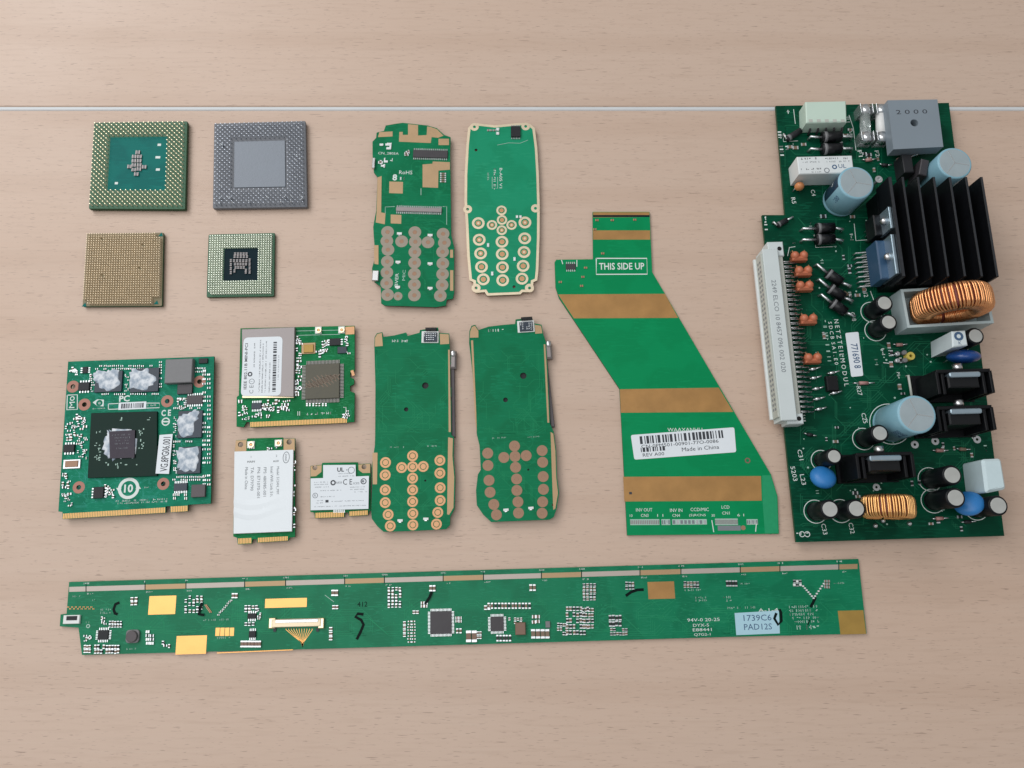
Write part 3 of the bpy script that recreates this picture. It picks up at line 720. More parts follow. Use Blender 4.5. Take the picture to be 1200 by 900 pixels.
mb = MB(); T.ticks(mb, 620, 725, 820, 750); T.line(mb, [(915, 690), (935, 690), (935, 750)], .3, 'silk'); T.line(mb, [(572, 720), (572, 752)], .3, 'silk'); T.line(mb, [(586, 720), (586, 752)], .3, 'silk')
T.line(mb, [(560, 115), (890, 108)], .25, 'silk_dim'); T.line(mb, [(560, 148), (890, 140)], .25, 'silk_dim'); T.put(mb, 'lettering', kind='stuff')

T.routes(560, 100, 990, 300, 14, 'trace_bar', 80, .14, 30); T.routes(560, 640, 985, 790, 14, 'trace_bar', 80, .14, 30)
# ------------------------------------------------------------------ the two white-labelled wireless cards
T = Thing('wireless_card', 'tall wireless card with a creased silvery white label and gold corners', 'circuit card', 308, 576, 3.0, (275, 634), (343, 630))
T.crop(260, 500, 6)
hl = [circ(*T.p(132, 126), 1.3, 14), circ(*T.p(474, 108), 1.3, 14)]
board(T, [(100, 95), (175, 92), (180, 82), (428, 76), (432, 86), (514, 82), (514, 776), (472, 780), (466, 802), (250, 816), (246, 790), (214, 792), (210, 822), (112, 828), (108, 782), (80, 772), (90, 180)], 1.0, 'pcb_mini', hl)
for pts, c_, hh in (([(98, 97), (174, 94), (172, 178), (92, 182)], (132, 126), 0), ([(434, 88), (512, 84), (512, 168), (434, 170)], (474, 108), 1)):
    mb = MB(); mb.prism(T.poly(pts), T.z, T.z + .05, 'gold_dull', holes=[hl[hh]]); T.put(mb, 'ground_pad')
for x, y in ((204, 126), (397, 115)):
    mb = MB(); T.rbox(mb, x - 26, y - 24, x + 26, y + 24, .4, 'smd_white', .1); T.ring(mb, x, y, 13, 21, 1.2, 'bright_gold', 16); T.disc(mb, x, y, 5, .8, 'gold', 10, .4); T.put(mb, 'antenna_socket')
mb = MB(); mb.prism(T.poly([(90, 180), (504, 166), (494, 738), (84, 754)], 1.5), T.z, T.z + 1.4, 'steel', .2); sh = T.put(mb, 'shield_can')
# creased label: a strip-wise sheet with two folds
mb = MB(); zs = [(0, 1.5), (.55, 1.5), (.62, 1.95), (.68, 1.6), (.74, 1.95), (.80, 1.55), (1, 1.6)]
tl, tr, br, bl = T.poly([(88, 175), (501, 162), (491, 735), (82, 752)], 1.6); vs = []; n_ = 12
for i in range(n_ + 1):
    for (t, z_) in zs:
        a_ = i / n_; tt = t + (.05 * math.sin(a_ * 5) if 0 < t < 1 else 0)
        L0 = [tl[k] + (bl[k] - tl[k]) * tt for k in (0, 1)]; L1 = [tr[k] + (br[k] - tr[k]) * tt for k in (0, 1)]
        w_ = max(0, 1 - a_ * 1.1) if t in (.62, .74) else 1
        vs.append((L0[0] + (L1[0] - L0[0]) * a_, L0[1] + (L1[1] - L0[1]) * a_, T.z + 1.5 + (z_ - 1.5) * (w_ * .8 + .2)))
m_ = len(zs); fs = [(i * m_ + j, i * m_ + j + 1, (i + 1) * m_ + j + 1, (i + 1) * m_ + j) for i in range(n_) for j in range(m_ - 1)]
vb = [(x, y, T.z + 1.405) for x, y, z_ in vs]
edge = [i * m_ for i in range(n_ + 1)] + [n_ * m_ + j for j in range(1, m_)] + [i * m_ + m_ - 1 for i in range(n_ - 1, -1, -1)] + [j for j in range(m_ - 2, 0, -1)]
nv = len(vs); fs += [(edge[k], edge[(k + 1) % len(edge)], edge[(k + 1) % len(edge)] + nv, edge[k] + nv) for k in range(len(edge))]
mb.add(vs + vb, fs, 'foil_label', False); l_ = T.put(mb, 'sticker', 'creased white foil sticker', parent=sh)
mb = MB(); z_ = 1.56
for x, t, y0, y1 in ((392, 'Model: 512AN_MMW', 280, 500), (350, 'Intel WiFi Link 5100', 280, 510), (302, 'FPS: 480985-001', 285, 490), (258, 'PN: E71070-001', 285, 500), (212, 'TA: D79790', 285, 450), (172, 'Made in China', 285, 440)):
    T.text(mb, t, x, (y0 + y1) / 2, 20, 'ink_grey', z_, -90, y1 - y0)
T.text(mb, 'MAIN', 205, 246, 14, 'ink', z_, 0, 52); T.text(mb, 'AUX', 380, 242, 14, 'ink', z_, 0, 40); T.text(mb, '1', 205, 212, 14, 'ink_grey', z_); T.text(mb, '2', 384, 204, 14, 'ink_grey', z_)
X, Y = T.p(452, 216, z_); mb.prism(circ(X, Y, 1.6, 24, 2.8), T.z + z_ - .04, T.z + z_, 'ink_grey', holes=[circ(X, Y, 1.35, 24, 2.5)]); T.text(mb, 'intel', 452, 216, 16, 'ink_grey', z_, -90, 46)
T.put(mb, 'lettering', kind='stuff', parent=l_)
fingers(T, (114, 786), (208, 782), (114, 824), (208, 819), 9); fingers(T, (252, 782), (464, 770), (252, 814), (464, 800), 18)
mb = MB(); T.clutter(mb, 500, 200, 510, 740, 14, 22); T.clutter(mb, 185, 140, 420, 160, 5, 18); T.put(mb, 'surface_mount_part', kind='stuff')

T = Thing('half_wireless_card', 'short stepped wireless card with a pale printed label, beside the phone board', 'circuit card', 400, 573, 2.4, (365, 602), (432, 600))
T.crop(260, 500, 6)
hl = [circ(*T.p(655, 288), 1.2, 14), circ(*T.p(1000, 282), 1.2, 14)]
board(T, [(622, 276), (702, 268), (706, 254), (954, 250), (958, 264), (1044, 258), (1046, 590), (1032, 594), (1026, 622), (895, 630), (890, 602), (864, 604), (860, 636), (655, 644), (650, 604), (622, 600)], 1.0, 'pcb_mini', hl)
for pts, hh in (([(624, 278), (702, 271), (700, 318), (662, 348), (624, 350)], 0), ([(960, 267), (1042, 261), (1043, 325), (990, 326), (962, 305)], 1)):
    mb = MB(); mb.prism(T.poly(pts), T.z, T.z + .05, 'gold_dull', holes=[hl[hh]]); T.put(mb, 'ground_pad')
shape = [(712, 270), (940, 268), (942, 350), (1034, 346), (1030, 578), (624, 588), (624, 364), (712, 361)]
mb = MB(); mb.prism(offset_poly(T.poly(shape, 1.0), .3), T.z, T.z + .9, 'steel'); sh = T.put(mb, 'shield_can')
mb = MB(); mb.prism(T.poly(shape, 1.0), T.z + .9, T.z + 1.0, 'label'); l_ = T.put(mb, 'sticker', parent=sh)
mb = MB(); z_ = 1.04
T.text(mb, 'UL', 835, 302, 30, 'ink', z_, 0, 48, .03); T.ring(mb, 910, 306, 20, 24, .14, 'ink_grey', 18, .9); T.ticks(mb, 862, 296, 888, 312, 'ink_grey', dz=z_); T.ticks(mb, 820, 324, 905, 334, 'ink_grey', dz=z_); T.ticks(mb, 820, 342, 932, 352, 'ink_grey', dz=z_)
T.ring(mb, 782, 394, 10, 19, .14, 'ink', 18, .9); T.text(mb, 'N939', 824, 394, 16, 'ink_grey', z_, 0, 40); T.text(mb, 'C E', 884, 388, 40, 'ink', z_, 0, 64); T.text(mb, 'ICES', 945, 398, 14, 'ink_grey', z_, 0, 42)
T.ring(mb, 996, 384, 15, 21, .14, 'ink', 18, .9); T.disc(mb, 992, 384, 9, .14, 'ink_grey', 10, .9); T.ring(mb, 656, 484, 15, 19, .14, 'ink_grey', 18, .9); T.text(mb, 'R', 656, 484, 16, 'ink_grey', z_)
for x0, x1, y in ((648, 745, 390), (648, 745, 406), (648, 760, 424), (690, 840, 448), (690, 800, 492), (650, 710, 520), (900, 1020, 424), (900, 1020, 440), (930, 1020, 458), (650, 1010, 558), (770, 1000, 522), (650, 712, 536)): T.ticks(mb, x0, y - 5, x1, y + 5, 'ink_grey', dz=z_, fill=.7)
X, Y, a_, b_2 = T.rc(728, 515, 750, 533, z_); mb.box(X, Y, a_, b_2, T.z + z_ - .02, T.z + z_, 'ink', T.rot); T.put(mb, 'lettering', kind='stuff', parent=l_)
fingers(T, (657, 606), (859, 598), (657, 642), (859, 634), 17); fingers(T, (896, 596), (1026, 588), (896, 628), (1026, 620), 11)
mb = MB(); T.smds(mb, 790, 594, 6, 1, 14, 1, 10, 18, .3, 'smd_white'); T.put(mb, 'surface_mount_part', kind='stuff')

# ------------------------------------------------------------------ phone keypad boards
def key_pads(T, pts, r, mat_o, mat_i, gap=True, r_in=.55):
    for i_, q in enumerate(pts):
        x, y = q[0], q[1]; rr = q[2] if len(q) > 2 else r; e_ = .012 * (i_ % 7)
        mb = MB(); T.ring(mb, x, y, rr * .62 if gap else rr * .34, rr, .05 + e_, mat_o, 22); T.disc(mb, x, y, rr * r_in if gap else rr * .33, .06 + e_, mat_i, 16)
        if gap: T.disc(mb, x, y, rr * .2, .09, mat_o, 10)
        T.put(mb, 'key_pad')
def pads(T, polys, mat, name='gold_pad', dz=.05):
    for pl in polys:
        mb = MB(); mb.prism(T.poly(pl, dz), T.z, T.z + dz, mat); T.put(mb, name)
def leds(T, pts, w=20, h=10):
    for x, y in pts:
        mb = MB(); T.rbox(mb, x - w / 2, y - h / 2, x + w / 2, y + h / 2, .5, 'smd_white', .08); T.rbox(mb, x - w * .25, y + h / 2, x + w * .2, y + h * .9, .2, 'tin'); T.put(mb, 'key_light')

T = Thing('phone_board', 'notched phone keypad board with grey key pads and scattered gold patches', 'circuit board', 485, 252, 3.0, (447, 355), (520, 357), 'phone keypad boards')
T.crop(420, 130, 3.75)
board(T, [(120, 64), (165, 56), (195, 52), (305, 64), (345, 76), (378, 106), (405, 115), (403, 190), (405, 300), (408, 545), (421, 600), (421, 800), (415, 825), (388, 830), (385, 855), (340, 862), (115, 855), (100, 845), (98, 772), (62, 745), (60, 690), (75, 640), (68, 560), (65, 510), (72, 470), (78, 440), (84, 290), (68, 270), (62, 190), (62, 135), (78, 118), (80, 95), (112, 88)], 1.0, 'pcb_phone_dark')
pads(T, [[(180, 92), (195, 92), (195, 105), (218, 105), (218, 58), (262, 62), (262, 108), (300, 106), (302, 68), (316, 70), (345, 80), (374, 109), (350, 118), (322, 115), (318, 141), (178, 135)],
         [(92, 93), (150, 90), (150, 112), (86, 115)], [(282, 235), (325, 232), (327, 222), (402, 225), (402, 258), (352, 262), (350, 338), (282, 335)],
         [(136, 310), (196, 312), (195, 363), (135, 361)], [(84, 292), (102, 286), (100, 446), (119, 450), (116, 498), (76, 490), (80, 445)], [(142, 455), (189, 457), (188, 496), (142, 494)],
         [(352, 122), (398, 122), (398, 150), (352, 150)], [(68, 590), (88, 590), (88, 675), (70, 672)], [(403, 700), (417, 700), (417, 790), (403, 790)], [(403, 610), (416, 610), (416, 645), (403, 645)]], 'gold_dull')
key_pads(T, [(128, 532), (125, 572), (130, 610), (127, 662), (125, 710), (124, 757), (128, 808), (174, 814, 19), (190, 573), (248, 533), (250, 575), (248, 620), (247, 667), (246, 715), (246, 763), (246, 810), (306, 577), (372, 540), (378, 579), (370, 619), (371, 670), (370, 717), (368, 765), (360, 812)], 27, 'key_grey', 'copper_dull', False)
T.routes(110, 130, 395, 500, 34, 'trace_phone', 50, .16, 60); T.routes(105, 510, 400, 840, 24, 'trace_phone', 50, .16, 30)
leds(T, [(180, 538), (315, 545), (174, 663), (315, 670), (172, 773), (315, 778)], 22, 10)
T.chip(240, 172, 392, 204, .8, 'chip_grey', 'board_connector', pins='h', npin=18); T.chip(165, 424, 366, 442, .9, 'steel_warm', 'board_connector', pins='h', npin=24)
mb = MB(); T.rbox(mb, 60, 205, 72, 250, 1.8, 'steel', .2); T.put(mb, 'side_contact'); mb = MB(); T.rbox(mb, 60, 700, 88, 745, 1.8, 'steel', .3); T.put(mb, 'side_contact')
mb = MB(); T.clutter(mb, 85, 125, 170, 165, 5, 18, ('smd_white',)); T.clutter(mb, 85, 210, 125, 245, 6, 16, ('smd_white', 'smd_tan')); T.clutter(mb, 205, 175, 235, 200, 5, 14); T.smds(mb, 372, 275, 1, 5, 1, 9, 26, 6, .3, 'smd_tan'); T.put(mb, 'surface_mount_part', kind='stuff')
mb = MB(); T.text(mb, 'CN_2805A', 132, 187, 12, w=90); T.text(mb, 'RoHS', 208, 270, 16, w=58); T.text(mb, '8', 160, 292, 28, bold=.03); T.ticks(mb, 180, 288, 225, 306); T.ticks(mb, 140, 205, 176, 225); T.text(mb, 'BVER', 168, 742, 14, rot=90, w=58); T.text(mb, 'MIC', 200, 722, 13, rot=90, w=46, mat='silk_dim')
T.line(mb, [(118, 450), (118, 422), (160, 420)], .25, 'silk_dim'); T.line(mb, [(370, 420), (388, 420), (388, 500)], .25, 'silk_dim'); T.line(mb, [(275, 340), (275, 370)], .3, 'silk_dim'); T.put(mb, 'lettering', kind='stuff')

T = Thing('rimmed_phone_board', 'rounded phone keypad board with a cream gold rim and ringed pads', 'circuit board', 590, 245, 2.6, (555, 340), (622, 340), 'phone keypad boards')
T.crop(420, 130, 3.75)
out = [(495, 60), (520, 54), (600, 63), (720, 52), (755, 58), (775, 75), (786, 160), (793, 280), (797, 420), (796, 560), (791, 700), (786, 745), (769, 752), (768, 785), (742, 797), (722, 796), (712, 806), (565, 812), (555, 796), (515, 800), (505, 785), (505, 752), (488, 745), (478, 640), (472, 500), (466, 400), (467, 280), (474, 150), (482, 75)]
hl = [(510, 70), (735, 68), (480, 432), (778, 428), (517, 778), (752, 778)]
hp = [circ(*T.p(x, y), .75, 12) for x, y in hl] + [circ(*T.p(517, 172), .8, 12), circ(*T.p(684, 773), .8, 12)]
board(T, out, 1.0, 'gold_pale', hp)
mb = MB(); mb.prism(offset_poly(T.poly(out, .05), 1.35), T.z, T.z + .05, 'pcb_phone', holes=hp[6:]); T.put(mb, 'solder_mask')
for x, y in hl:
    mb = MB(); X, Y = T.p(x, y, .09); mb.ring(X, Y, .78, 2.3, T.z + .04, T.z + .1, 'gold_pale', 18); T.put(mb, 'mounting_ring')
T.z += .05
key_pads(T, [(527, 493), (531, 566), (537, 626), (541, 685), (549, 740), (629, 437, 22), (631, 479, 22), (587, 501, 22), (673, 501, 22), (630, 524, 22), (631, 575), (632, 629), (633, 687), (634, 744), (732, 490), (731, 560), (728, 620), (724, 681), (719, 737)], 27, 'gold_pale', 'copper_pad', True, .42)
T.chip(670, 66, 712, 112, 1.2, 'chip', 'board_connector', pins='h', npin=6)
mb = MB(); T.smds(mb, 612, 80, 1, 2, 1, 18, 14, 12, .5, 'smd_white'); T.smds(mb, 697, 465, 2, 1, 16, 1, 10, 12, .4, 'smd_white'); T.smds(mb, 570, 590, 1, 1, 1, 1, 10, 16, .4, 'smd_white'); T.smds(mb, 686, 651, 1, 1, 1, 1, 10, 16, .4, 'smd_white'); T.smds(mb, 588, 715, 1, 1, 1, 1, 10, 16, .4, 'smd_white')
T.smds(mb, 570, 85, 3, 1, 14, 1, 10, 8, .4, 'smd_tan'); T.put(mb, 'surface_mount_part', kind='stuff')
mb = MB(); T.text(mb, 'B-A05 V1', 626, 295, 12, rot=-90, w=88, mat='silk'); T.ticks(mb, 592, 250, 606, 342, vert=True); T.ticks(mb, 564, 270, 576, 305, vert=True, mat='silk_dim')
T.line(mb, [(610, 150), (660, 140), (710, 142), (745, 128)], .2, 'silk_dim'); T.line(mb, [(588, 290), (588, 340), (612, 340), (612, 290)], .25, 'silk_dim'); T.put(mb, 'lettering', kind='stuff')

def tall_phone(label, outline, mask, golds, gmat, keys, omat, imat, ringed, hls, conn, led, screw, ang):
    T = Thing('tall_phone_board', label, 'circuit board', *ang[0], 3.6, ang[1], ang[2], 'phone keypad boards')
    T.crop(420, 360, 3.2143)
    hp = [circ(*T.p(x, y), r, 16) for x, y, r in hls]
    board(T, outline, 1.0, 'pcb_phone_dark', hp)
    pads(T, golds, gmat)
    x0_, x1_ = (68, 338) if outline[0][0] < 100 else (450, 705)
    T.routes(x0_, 160, x1_, 470, 46, 'trace_phone', 60, .16, 0, [(h[0], h[1], 24) for h in hls]); T.routes(x0_ + 20, 480, x1_ - 20, 790, 36, 'trace_phone', 50, .16, 0, [(h[0], h[1], 18) for h in hls])
    key_pads(T, keys, 20.5, omat, imat, ringed, .5)
    x, y = conn
    c_ = T.chip(x - 32, y - 22, x + 32, y + 22, .5, 'smd_white', 'board_connector'); mb = MB(); T.rbox(mb, x - 24, y - 17, x + 26, y + 17, 1.3, 'chip_navy', .1); put(mb, 'plug_body', c_)
    mb = MB(); T.smds(mb, x - 20, y - 7, 6, 2, 8, 14, 4, 9, 1.36, 'chip', 0); put(mb, 'contact', c_, kind='stuff')
    mb = MB(); T.rbox(mb, x - 18, y - 36, x + 24, y - 26, 2.0, 'black_plastic', .2); T.put(mb, 'top_switch')
    leds(T, led, 20, 9)
    mb = MB(); X, Y = T.p(*screw, 1); mb.box(X, Y, 3.2, 9, T.z - 3, T.z + .2, 'steel_warm', T.rot, .8); mb.ellip((X, Y + 3, T.z + .1), (1.3, 1.8, .9), 'steel'); T.put(mb, 'side_jack')
    X2, Y2 = T.p(screw[0] + 8, screw[1] + 140, 0)
    mb = MB(); mb.box(X2 - 1.2, Y2, 2.0, 40, T.z - 3.0, T.z - 1.1, 'ferrite_dark', T.rot + .03, .3); T.put(mb, 'side_rail')
    mb = MB(); T.ticks(mb, conn[0] - 145, conn[1] + 8, conn[0] - 80, conn[1] + 22); T.ticks(mb, keys[0][0] + 15, keys[0][1] - 62, keys[0][0] + 70, keys[0][1] - 54, 'silk_dim'); T.ticks(mb, keys[0][0] + 150, keys[0][1] - 66, keys[0][0] + 195, keys[0][1] - 58, 'silk_dim'); T.put(mb, 'lettering', kind='stuff')
    return T
tall_phone('tall phone board with bright copper key pads', [(60, 150), (61, 112), (70, 98), (90, 94), (94, 112), (136, 106), (180, 95), (186, 108), (230, 96), (232, 86), (300, 76), (303, 97), (342, 99), (345, 180), (350, 480), (360, 490), (358, 560), (365, 640), (362, 760), (346, 790), (345, 820), (330, 836), (200, 843), (95, 846), (72, 826), (50, 796), (48, 770), (52, 670), (50, 600), (62, 520), (63, 480), (64, 300)], None,
    [[(62, 148), (63, 114), (71, 101), (88, 97), (92, 146)], [(306, 100), (340, 102), (342, 138), (308, 140)], [(338, 490), (356, 494), (354, 560), (361, 640), (358, 755), (342, 782), (334, 780)], [(53, 548), (72, 548), (70, 667), (54, 667)], [(338, 160), (344, 160), (348, 470), (340, 470)]], 'gold_dull',
    [(102, 585), (101, 632), (101, 688), (101, 736), (112, 781), (120, 824), (204, 560), (204, 601), (163, 604), (244, 600), (204, 644), (204, 688), (204, 732), (205, 777), (205, 820), (307, 577), (307, 625), (308, 680), (308, 728), (299, 773), (294, 817)], 'copper_pad', 'copper_pad', True,
    [(252, 295, 1.6), (180, 385, 1.05), (252, 653, .5), (345, 738, .75), (345, 763, .95)], (270, 112), [(157, 803), (254, 797)], (356, 195), ((485, 505), (440, 620), (525, 620)))
tall_phone('tall phone board with dull brown key pads, beside the copper padded one', [(417, 135), (418, 90), (426, 70), (440, 66), (452, 86), (490, 73), (550, 66), (590, 63), (592, 46), (655, 39), (660, 60), (690, 66), (696, 100), (706, 130), (713, 240), (722, 440), (736, 470), (745, 540), (748, 640), (756, 700), (746, 760), (736, 790), (720, 800), (500, 809), (470, 781), (446, 746), (443, 690), (450, 630), (461, 612), (456, 520), (446, 480), (440, 400), (430, 250)], None,
    [[(420, 115), (421, 92), (428, 74), (439, 70), (452, 90), (452, 114)], [(664, 66), (688, 70), (693, 98), (666, 100)], [(724, 470), (734, 476), (742, 540), (745, 640), (752, 700), (742, 758), (734, 764), (728, 600)], [(704, 140), (710, 240), (719, 435), (712, 435), (698, 140)], [(424, 125), (432, 125), (444, 400), (446, 470), (440, 430)]], 'gold_dull',
    [(487, 550), (488, 596), (492, 652), (496, 697), (510, 743), (520, 782), (588, 523), (548, 566), (590, 562), (632, 559), (592, 603), (596, 647), (597, 690), (601, 733), (603, 775), (692, 540), (694, 584), (696, 638), (697, 686), (694, 733), (692, 776)], 'copper_dull', 'copper_dull', False,
    [(621, 258, 1.6), (554, 349, 1.15), (640, 612, .5), (740, 692, .6), (741, 718, .75), (732, 745, .5)], (631, 72), [(556, 763), (650, 756)], (717, 158), ((603, 490), (575, 611), (648, 606)))

# ------------------------------------------------------------------ dog-leg flat board
T = Thing('angled_board', 'dog leg flat green board crossed by brown bands with a white label', 'circuit board', 780, 440, 1.3, (735, 627), (912, 626))
D1, D2 = (630, 230, 4), (700, 430, 4.287)
opx = in_crop(*D1, [(258, 73), (525, 73), (537, 355)]) + in_crop(*D2, [(872, 540), (905, 650), (912, 838), (150, 846), (112, 110)]) + in_crop(*D1, [(100, 475), (84, 425), (80, 308), (88, 297), (260, 295)])
board(T, opx, 1.3, 'pcb_flat')
def band(pxs): mb = MB(); mb.prism(T.poly(pxs, .04), T.z, T.z + .04, 'kapton'); T.put(mb, 'brown_band')
T.crop(0, 0, 1)
band(in_crop(*D1, [(260, 160), (527, 160), (528, 203), (260, 203)])); band(in_crop(*D1, [(96, 460), (597, 457), (659, 570), (170, 572)]))
band(in_crop(*D2, [(113, 112), (610, 104), (683, 226), (118, 230)])); band(in_crop(*D2, [(130, 552), (822, 548), (826, 672), (136, 676)]))
mb = MB(); mb.prism(T.poly(in_crop(*D2, [(828, 545), (870, 543), (902, 650), (908, 834), (842, 836), (830, 674)]), .03), T.z, T.z + .03, 'mask_clear'); T.put(mb, 'clear_edge')
mb = MB(); mb.prism(T.poly(in_crop(*D1, [(260, 75), (524, 75), (524, 97), (260, 99)]), .05), T.z, T.z + .05, 'kapton'); mb.prism(T.poly(in_crop(*D1, [(260, 88), (524, 88), (524, 97), (260, 97)]), .07), T.z + .05, T.z + .07, 'cpu_dark'); T.put(mb, 'contact_edge')
mb = MB(); T.crop(*D1)
T.line(mb, [(275, 291), (512, 291), (514, 365), (275, 366), (275, 290)], .55, 'silk'); T.text(mb, 'THIS SIDE UP', 394, 328, 32, w=212, bold=.015)
T.line(mb, [(112, 298), (118, 318)], .4, 'silk'); T.line(mb, [(184, 298), (184, 330)], .4, 'silk'); T.crop(*D2)
T.text(mb, 'INV OUT', 235, 718, 17, w=82); T.text(mb, 'INV IN', 396, 720, 17, w=62); T.text(mb, 'CCD/MIC', 514, 716, 17, w=92); T.text(mb, 'LCD', 644, 704, 16, w=40)
T.text(mb, 'CN3', 238, 746, 15, w=38); T.text(mb, 'CN4', 396, 746, 15, w=38); T.text(mb, '10', 170, 747, 13); T.text(mb, '1 1', 316, 746, 13, w=30); T.text(mb, '(5)RCN5', 503, 746, 15, w=84); T.text(mb, '30', 582, 746, 13); T.text(mb, 'CN1', 646, 734, 15, w=38); T.text(mb, '6 1', 720, 744, 13, w=34)
T.text(mb, 'WAAXANHU', 440, 315, 18, w=175); T.line(mb, [(575, 770), (585, 830)], .4, 'silk'); T.line(mb, [(800, 775), (795, 828)], .4, 'silk')
T.put(mb, 'lettering', kind='stuff')
for x0, y0, x1, y1, n_ in ((165, 765, 312, 794, 16), (322, 765, 366, 794, 4), (376, 765, 550, 792, 9), (592, 762, 706, 794, 20), (750, 765, 806, 792, 6)):
    o_ = T.part('connector_footprint', T.rbox, x0, y0, x1, y1, .06, 'silk_dim'); mb = MB()
    for i in range(n_):
        xa = x0 + (x1 - x0) * (i + .15) / n_; xb = x0 + (x1 - x0) * (i + .8) / n_
        T.rbox(mb, xa, y0 + 5, xb, y1 - 4, .06, rng.choice(('ink_grey', 'tin', 'ink_grey')) if n_ < 12 else 'steel_warm', z0=.06)
    put(mb, 'contact', o_, kind='stuff')
mb = MB(); T.rbox(mb, 605, 797, 720, 822, .05, 'ink_grey'); T.disc(mb, 733, 808, 12, .08, 'copper_dull', 12); T.put(mb, 'burnt_pad'); mb = MB(); T.ring(mb, 755, 470, 8, 14, .06, 'smd_brown', 16); T.put(mb, 'test_point')
mb = MB(); T.rbox(mb, 160, 628, 174, 640, .09, 'ink'); T.put(mb, 'scorch_mark'); T.crop(*D1)
T.chip(132, 316, 178, 342, .5, 'chip_grey', 'small_chip', pins='h', npin=5)
mb = MB()
for x, y in ((106, 402), (206, 420), (305, 268), (225, 335), (278, 112), (350, 112), (455, 110), (212, 378), (268, 155)): T.smd(mb, x, y, 14, 9, .3, 'smd_brown', 'copper_pad')
T.put(mb, 'surface_mount_part', kind='stuff'); T.crop(*D2)
mb = MB(); mb.prism(round_poly(T.poly([(168, 342), (688, 303), (698, 428), (186, 466)], .15), 1.0, 3), T.z, T.z + .15, 'label'); l_ = T.put(mb, 'sticker', 'white barcode sticker')
sr = T.rot; a0, a1 = T.p(168, 342), T.p(688, 303); T.rot = math.atan2(a1[1] - a0[1], a1[0] - a0[0])
mb = MB(); T.barcode(mb, 212, 333, 638, 372, dz=.19, n=90); T.barcode(mb, 218, 402, 336, 424, dz=.19, n=26); T.text(mb, 'CN-0PM501-00901-77O-0086', 415, 386, 17, 'ink', .19, w=390); T.text(mb, 'Made in China', 518, 408, 20, 'ink', .19, w=188); T.text(mb, 'REV A00', 282, 439, 17, 'ink', .19, w=108)
T.put(mb, 'lettering', kind='stuff', parent=l_); T.rot = sr

# ------------------------------------------------------------------ long narrow panel driver board
T = Thing('panel_driver_board', 'long narrow green board with a row of gold contact strips along its edge', 'circuit board', 545, 712, 1.4, (97, 767), (1014, 743))
H1, H2, H3 = (60, 650, 3.75), (370, 640, 3.75), (680, 630, 3.4286)
board(T, [(81, 682), (1006, 655), (1015.5, 742.5), (850, 746.5), (680, 751.5), (370, 760.5), (96, 767.5), (92, 735.5), (70, 734), (71, 720), (78, 719.3), (80, 694)], 1.4, 'pcb_bar')
seps = [80.5, 100.8, 170, 217.9, 286.7, 334.7, 403.9, 450.5, 519.3, 566.5, 634.5, 681.5, 750, 798, 867.5, 914, 983, 1005.5]
def top_v(u): return 682 + (u - 81) * (655 - 682) / (1006 - 81)
goldseg = {2, 4, 6, 8, 10, 12, 14, 16}
for i in range(len(seps) - 1):
    a, b = seps[i] + .6, seps[i + 1] - .6
    mb = MB(); mb.prism(T.poly([(a, top_v(a) + 5.8), (b, top_v(b) + 5.8), (b, top_v(b) + 11.6), (a, top_v(a) + 11.6)], .05), T.z, T.z + .05, 'gold_dull' if i in goldseg else 'finger_beige'); T.put(mb, 'contact_strip')
mb = MB()
for s_ in seps[1:-1]:
    T.line(mb, [(s_, top_v(s_) + 3), (s_, top_v(s_) + 12.5)], .3, 'cpu_dark', .09); T.ticks(mb, s_ - 3, top_v(s_) + .8, s_ + 4, top_v(s_) + 3.6); T.ticks(mb, s_ + 1, top_v(s_) + 13, s_ + 9, top_v(s_) + 15.5)
T.put(mb, 'print_mark', kind='stuff')
T.routes(100, 702, 1000, 740, 110, 'trace_bar', 26, .15, 160)
def goldrect(c, x0, y0, x1, y1, mat='gold'):
    T.crop(*c); mb = MB(); T.rbox(mb, x0, y0, x1, y1, .06, mat); T.put(mb, 'gold_pad')
for r_ in ((429, 181, 547, 262), (549, 356, 682, 437), (940, 192, 1123, 232)): goldrect(H1, *r_)
for i in range(4): goldrect(H1, 722 + i * 21, 321, 740 + i * 21, 357)
goldrect(H3, 272, 177, 379, 246, 'kapton'); goldrect(H3, 1040, 293, 1143, 388, 'ochre')  # right-hand gold pads: their dimmer reflection is put into browner colours
T.crop(*H1)
mb = MB(); T.rbox(mb, 968, 282, 1184, 318, 1.8, 'gold_pale', .3); cn = T.put(mb, 'ribbon_connector', 'bright metal ribbon connector')
for x0, x1 in ((955, 984), (1172, 1198)): mb = MB(); T.rbox(mb, x0, 278, x1, 324, 1.5, 'bright_gold', .3); put(mb, 'end_lug', cn)
mb = MB(); T.rbox(mb, 985, 285, 1172, 298, .3, 'tin', .1, 1.8); put(mb, 'flip_latch', cn)
for x in (984, 1172): mb = MB(); T.rbox(mb, x - 8, 323, x + 4, 338, .5, 'ink'); put(mb, 'solder_tail', cn)
mb = MB()
for k in range(11): T.line(mb, [(1032 + k * 11.5, 325), (1032 + k * 11.5, 330), (1098 + k * 1.2, 392 + abs(k - 5) * -1.5), (1104, 406)], .22, 'gold', .06)
T.put(mb, 'copper_trace', kind='stuff')
T.chip(204, 332, 250, 374, .9, 'chip', pins='q', npin=6)
mb = MB(); X, Y, a_, b_2 = T.rc(328, 330, 386, 388, 1); mb.prism(round_poly(rect(X, Y, a_, b_2, T.rot), 1.6, 4), T.z, T.z + 1.2, 'ferrite', .2); mb.cyl(X, Y, a_ * .43, T.z + 1.2, T.z + 2.2, 'ferrite_dark', 20, .3); T.put(mb, 'power_inductor')
mb = MB(); T.rbox(mb, 52, 266, 124, 304, 1.2, 'smd_white', .2); T.rbox(mb, 66, 270, 112, 288, .9, 'chip', .1, .6); T.put(mb, 'pale_socket')
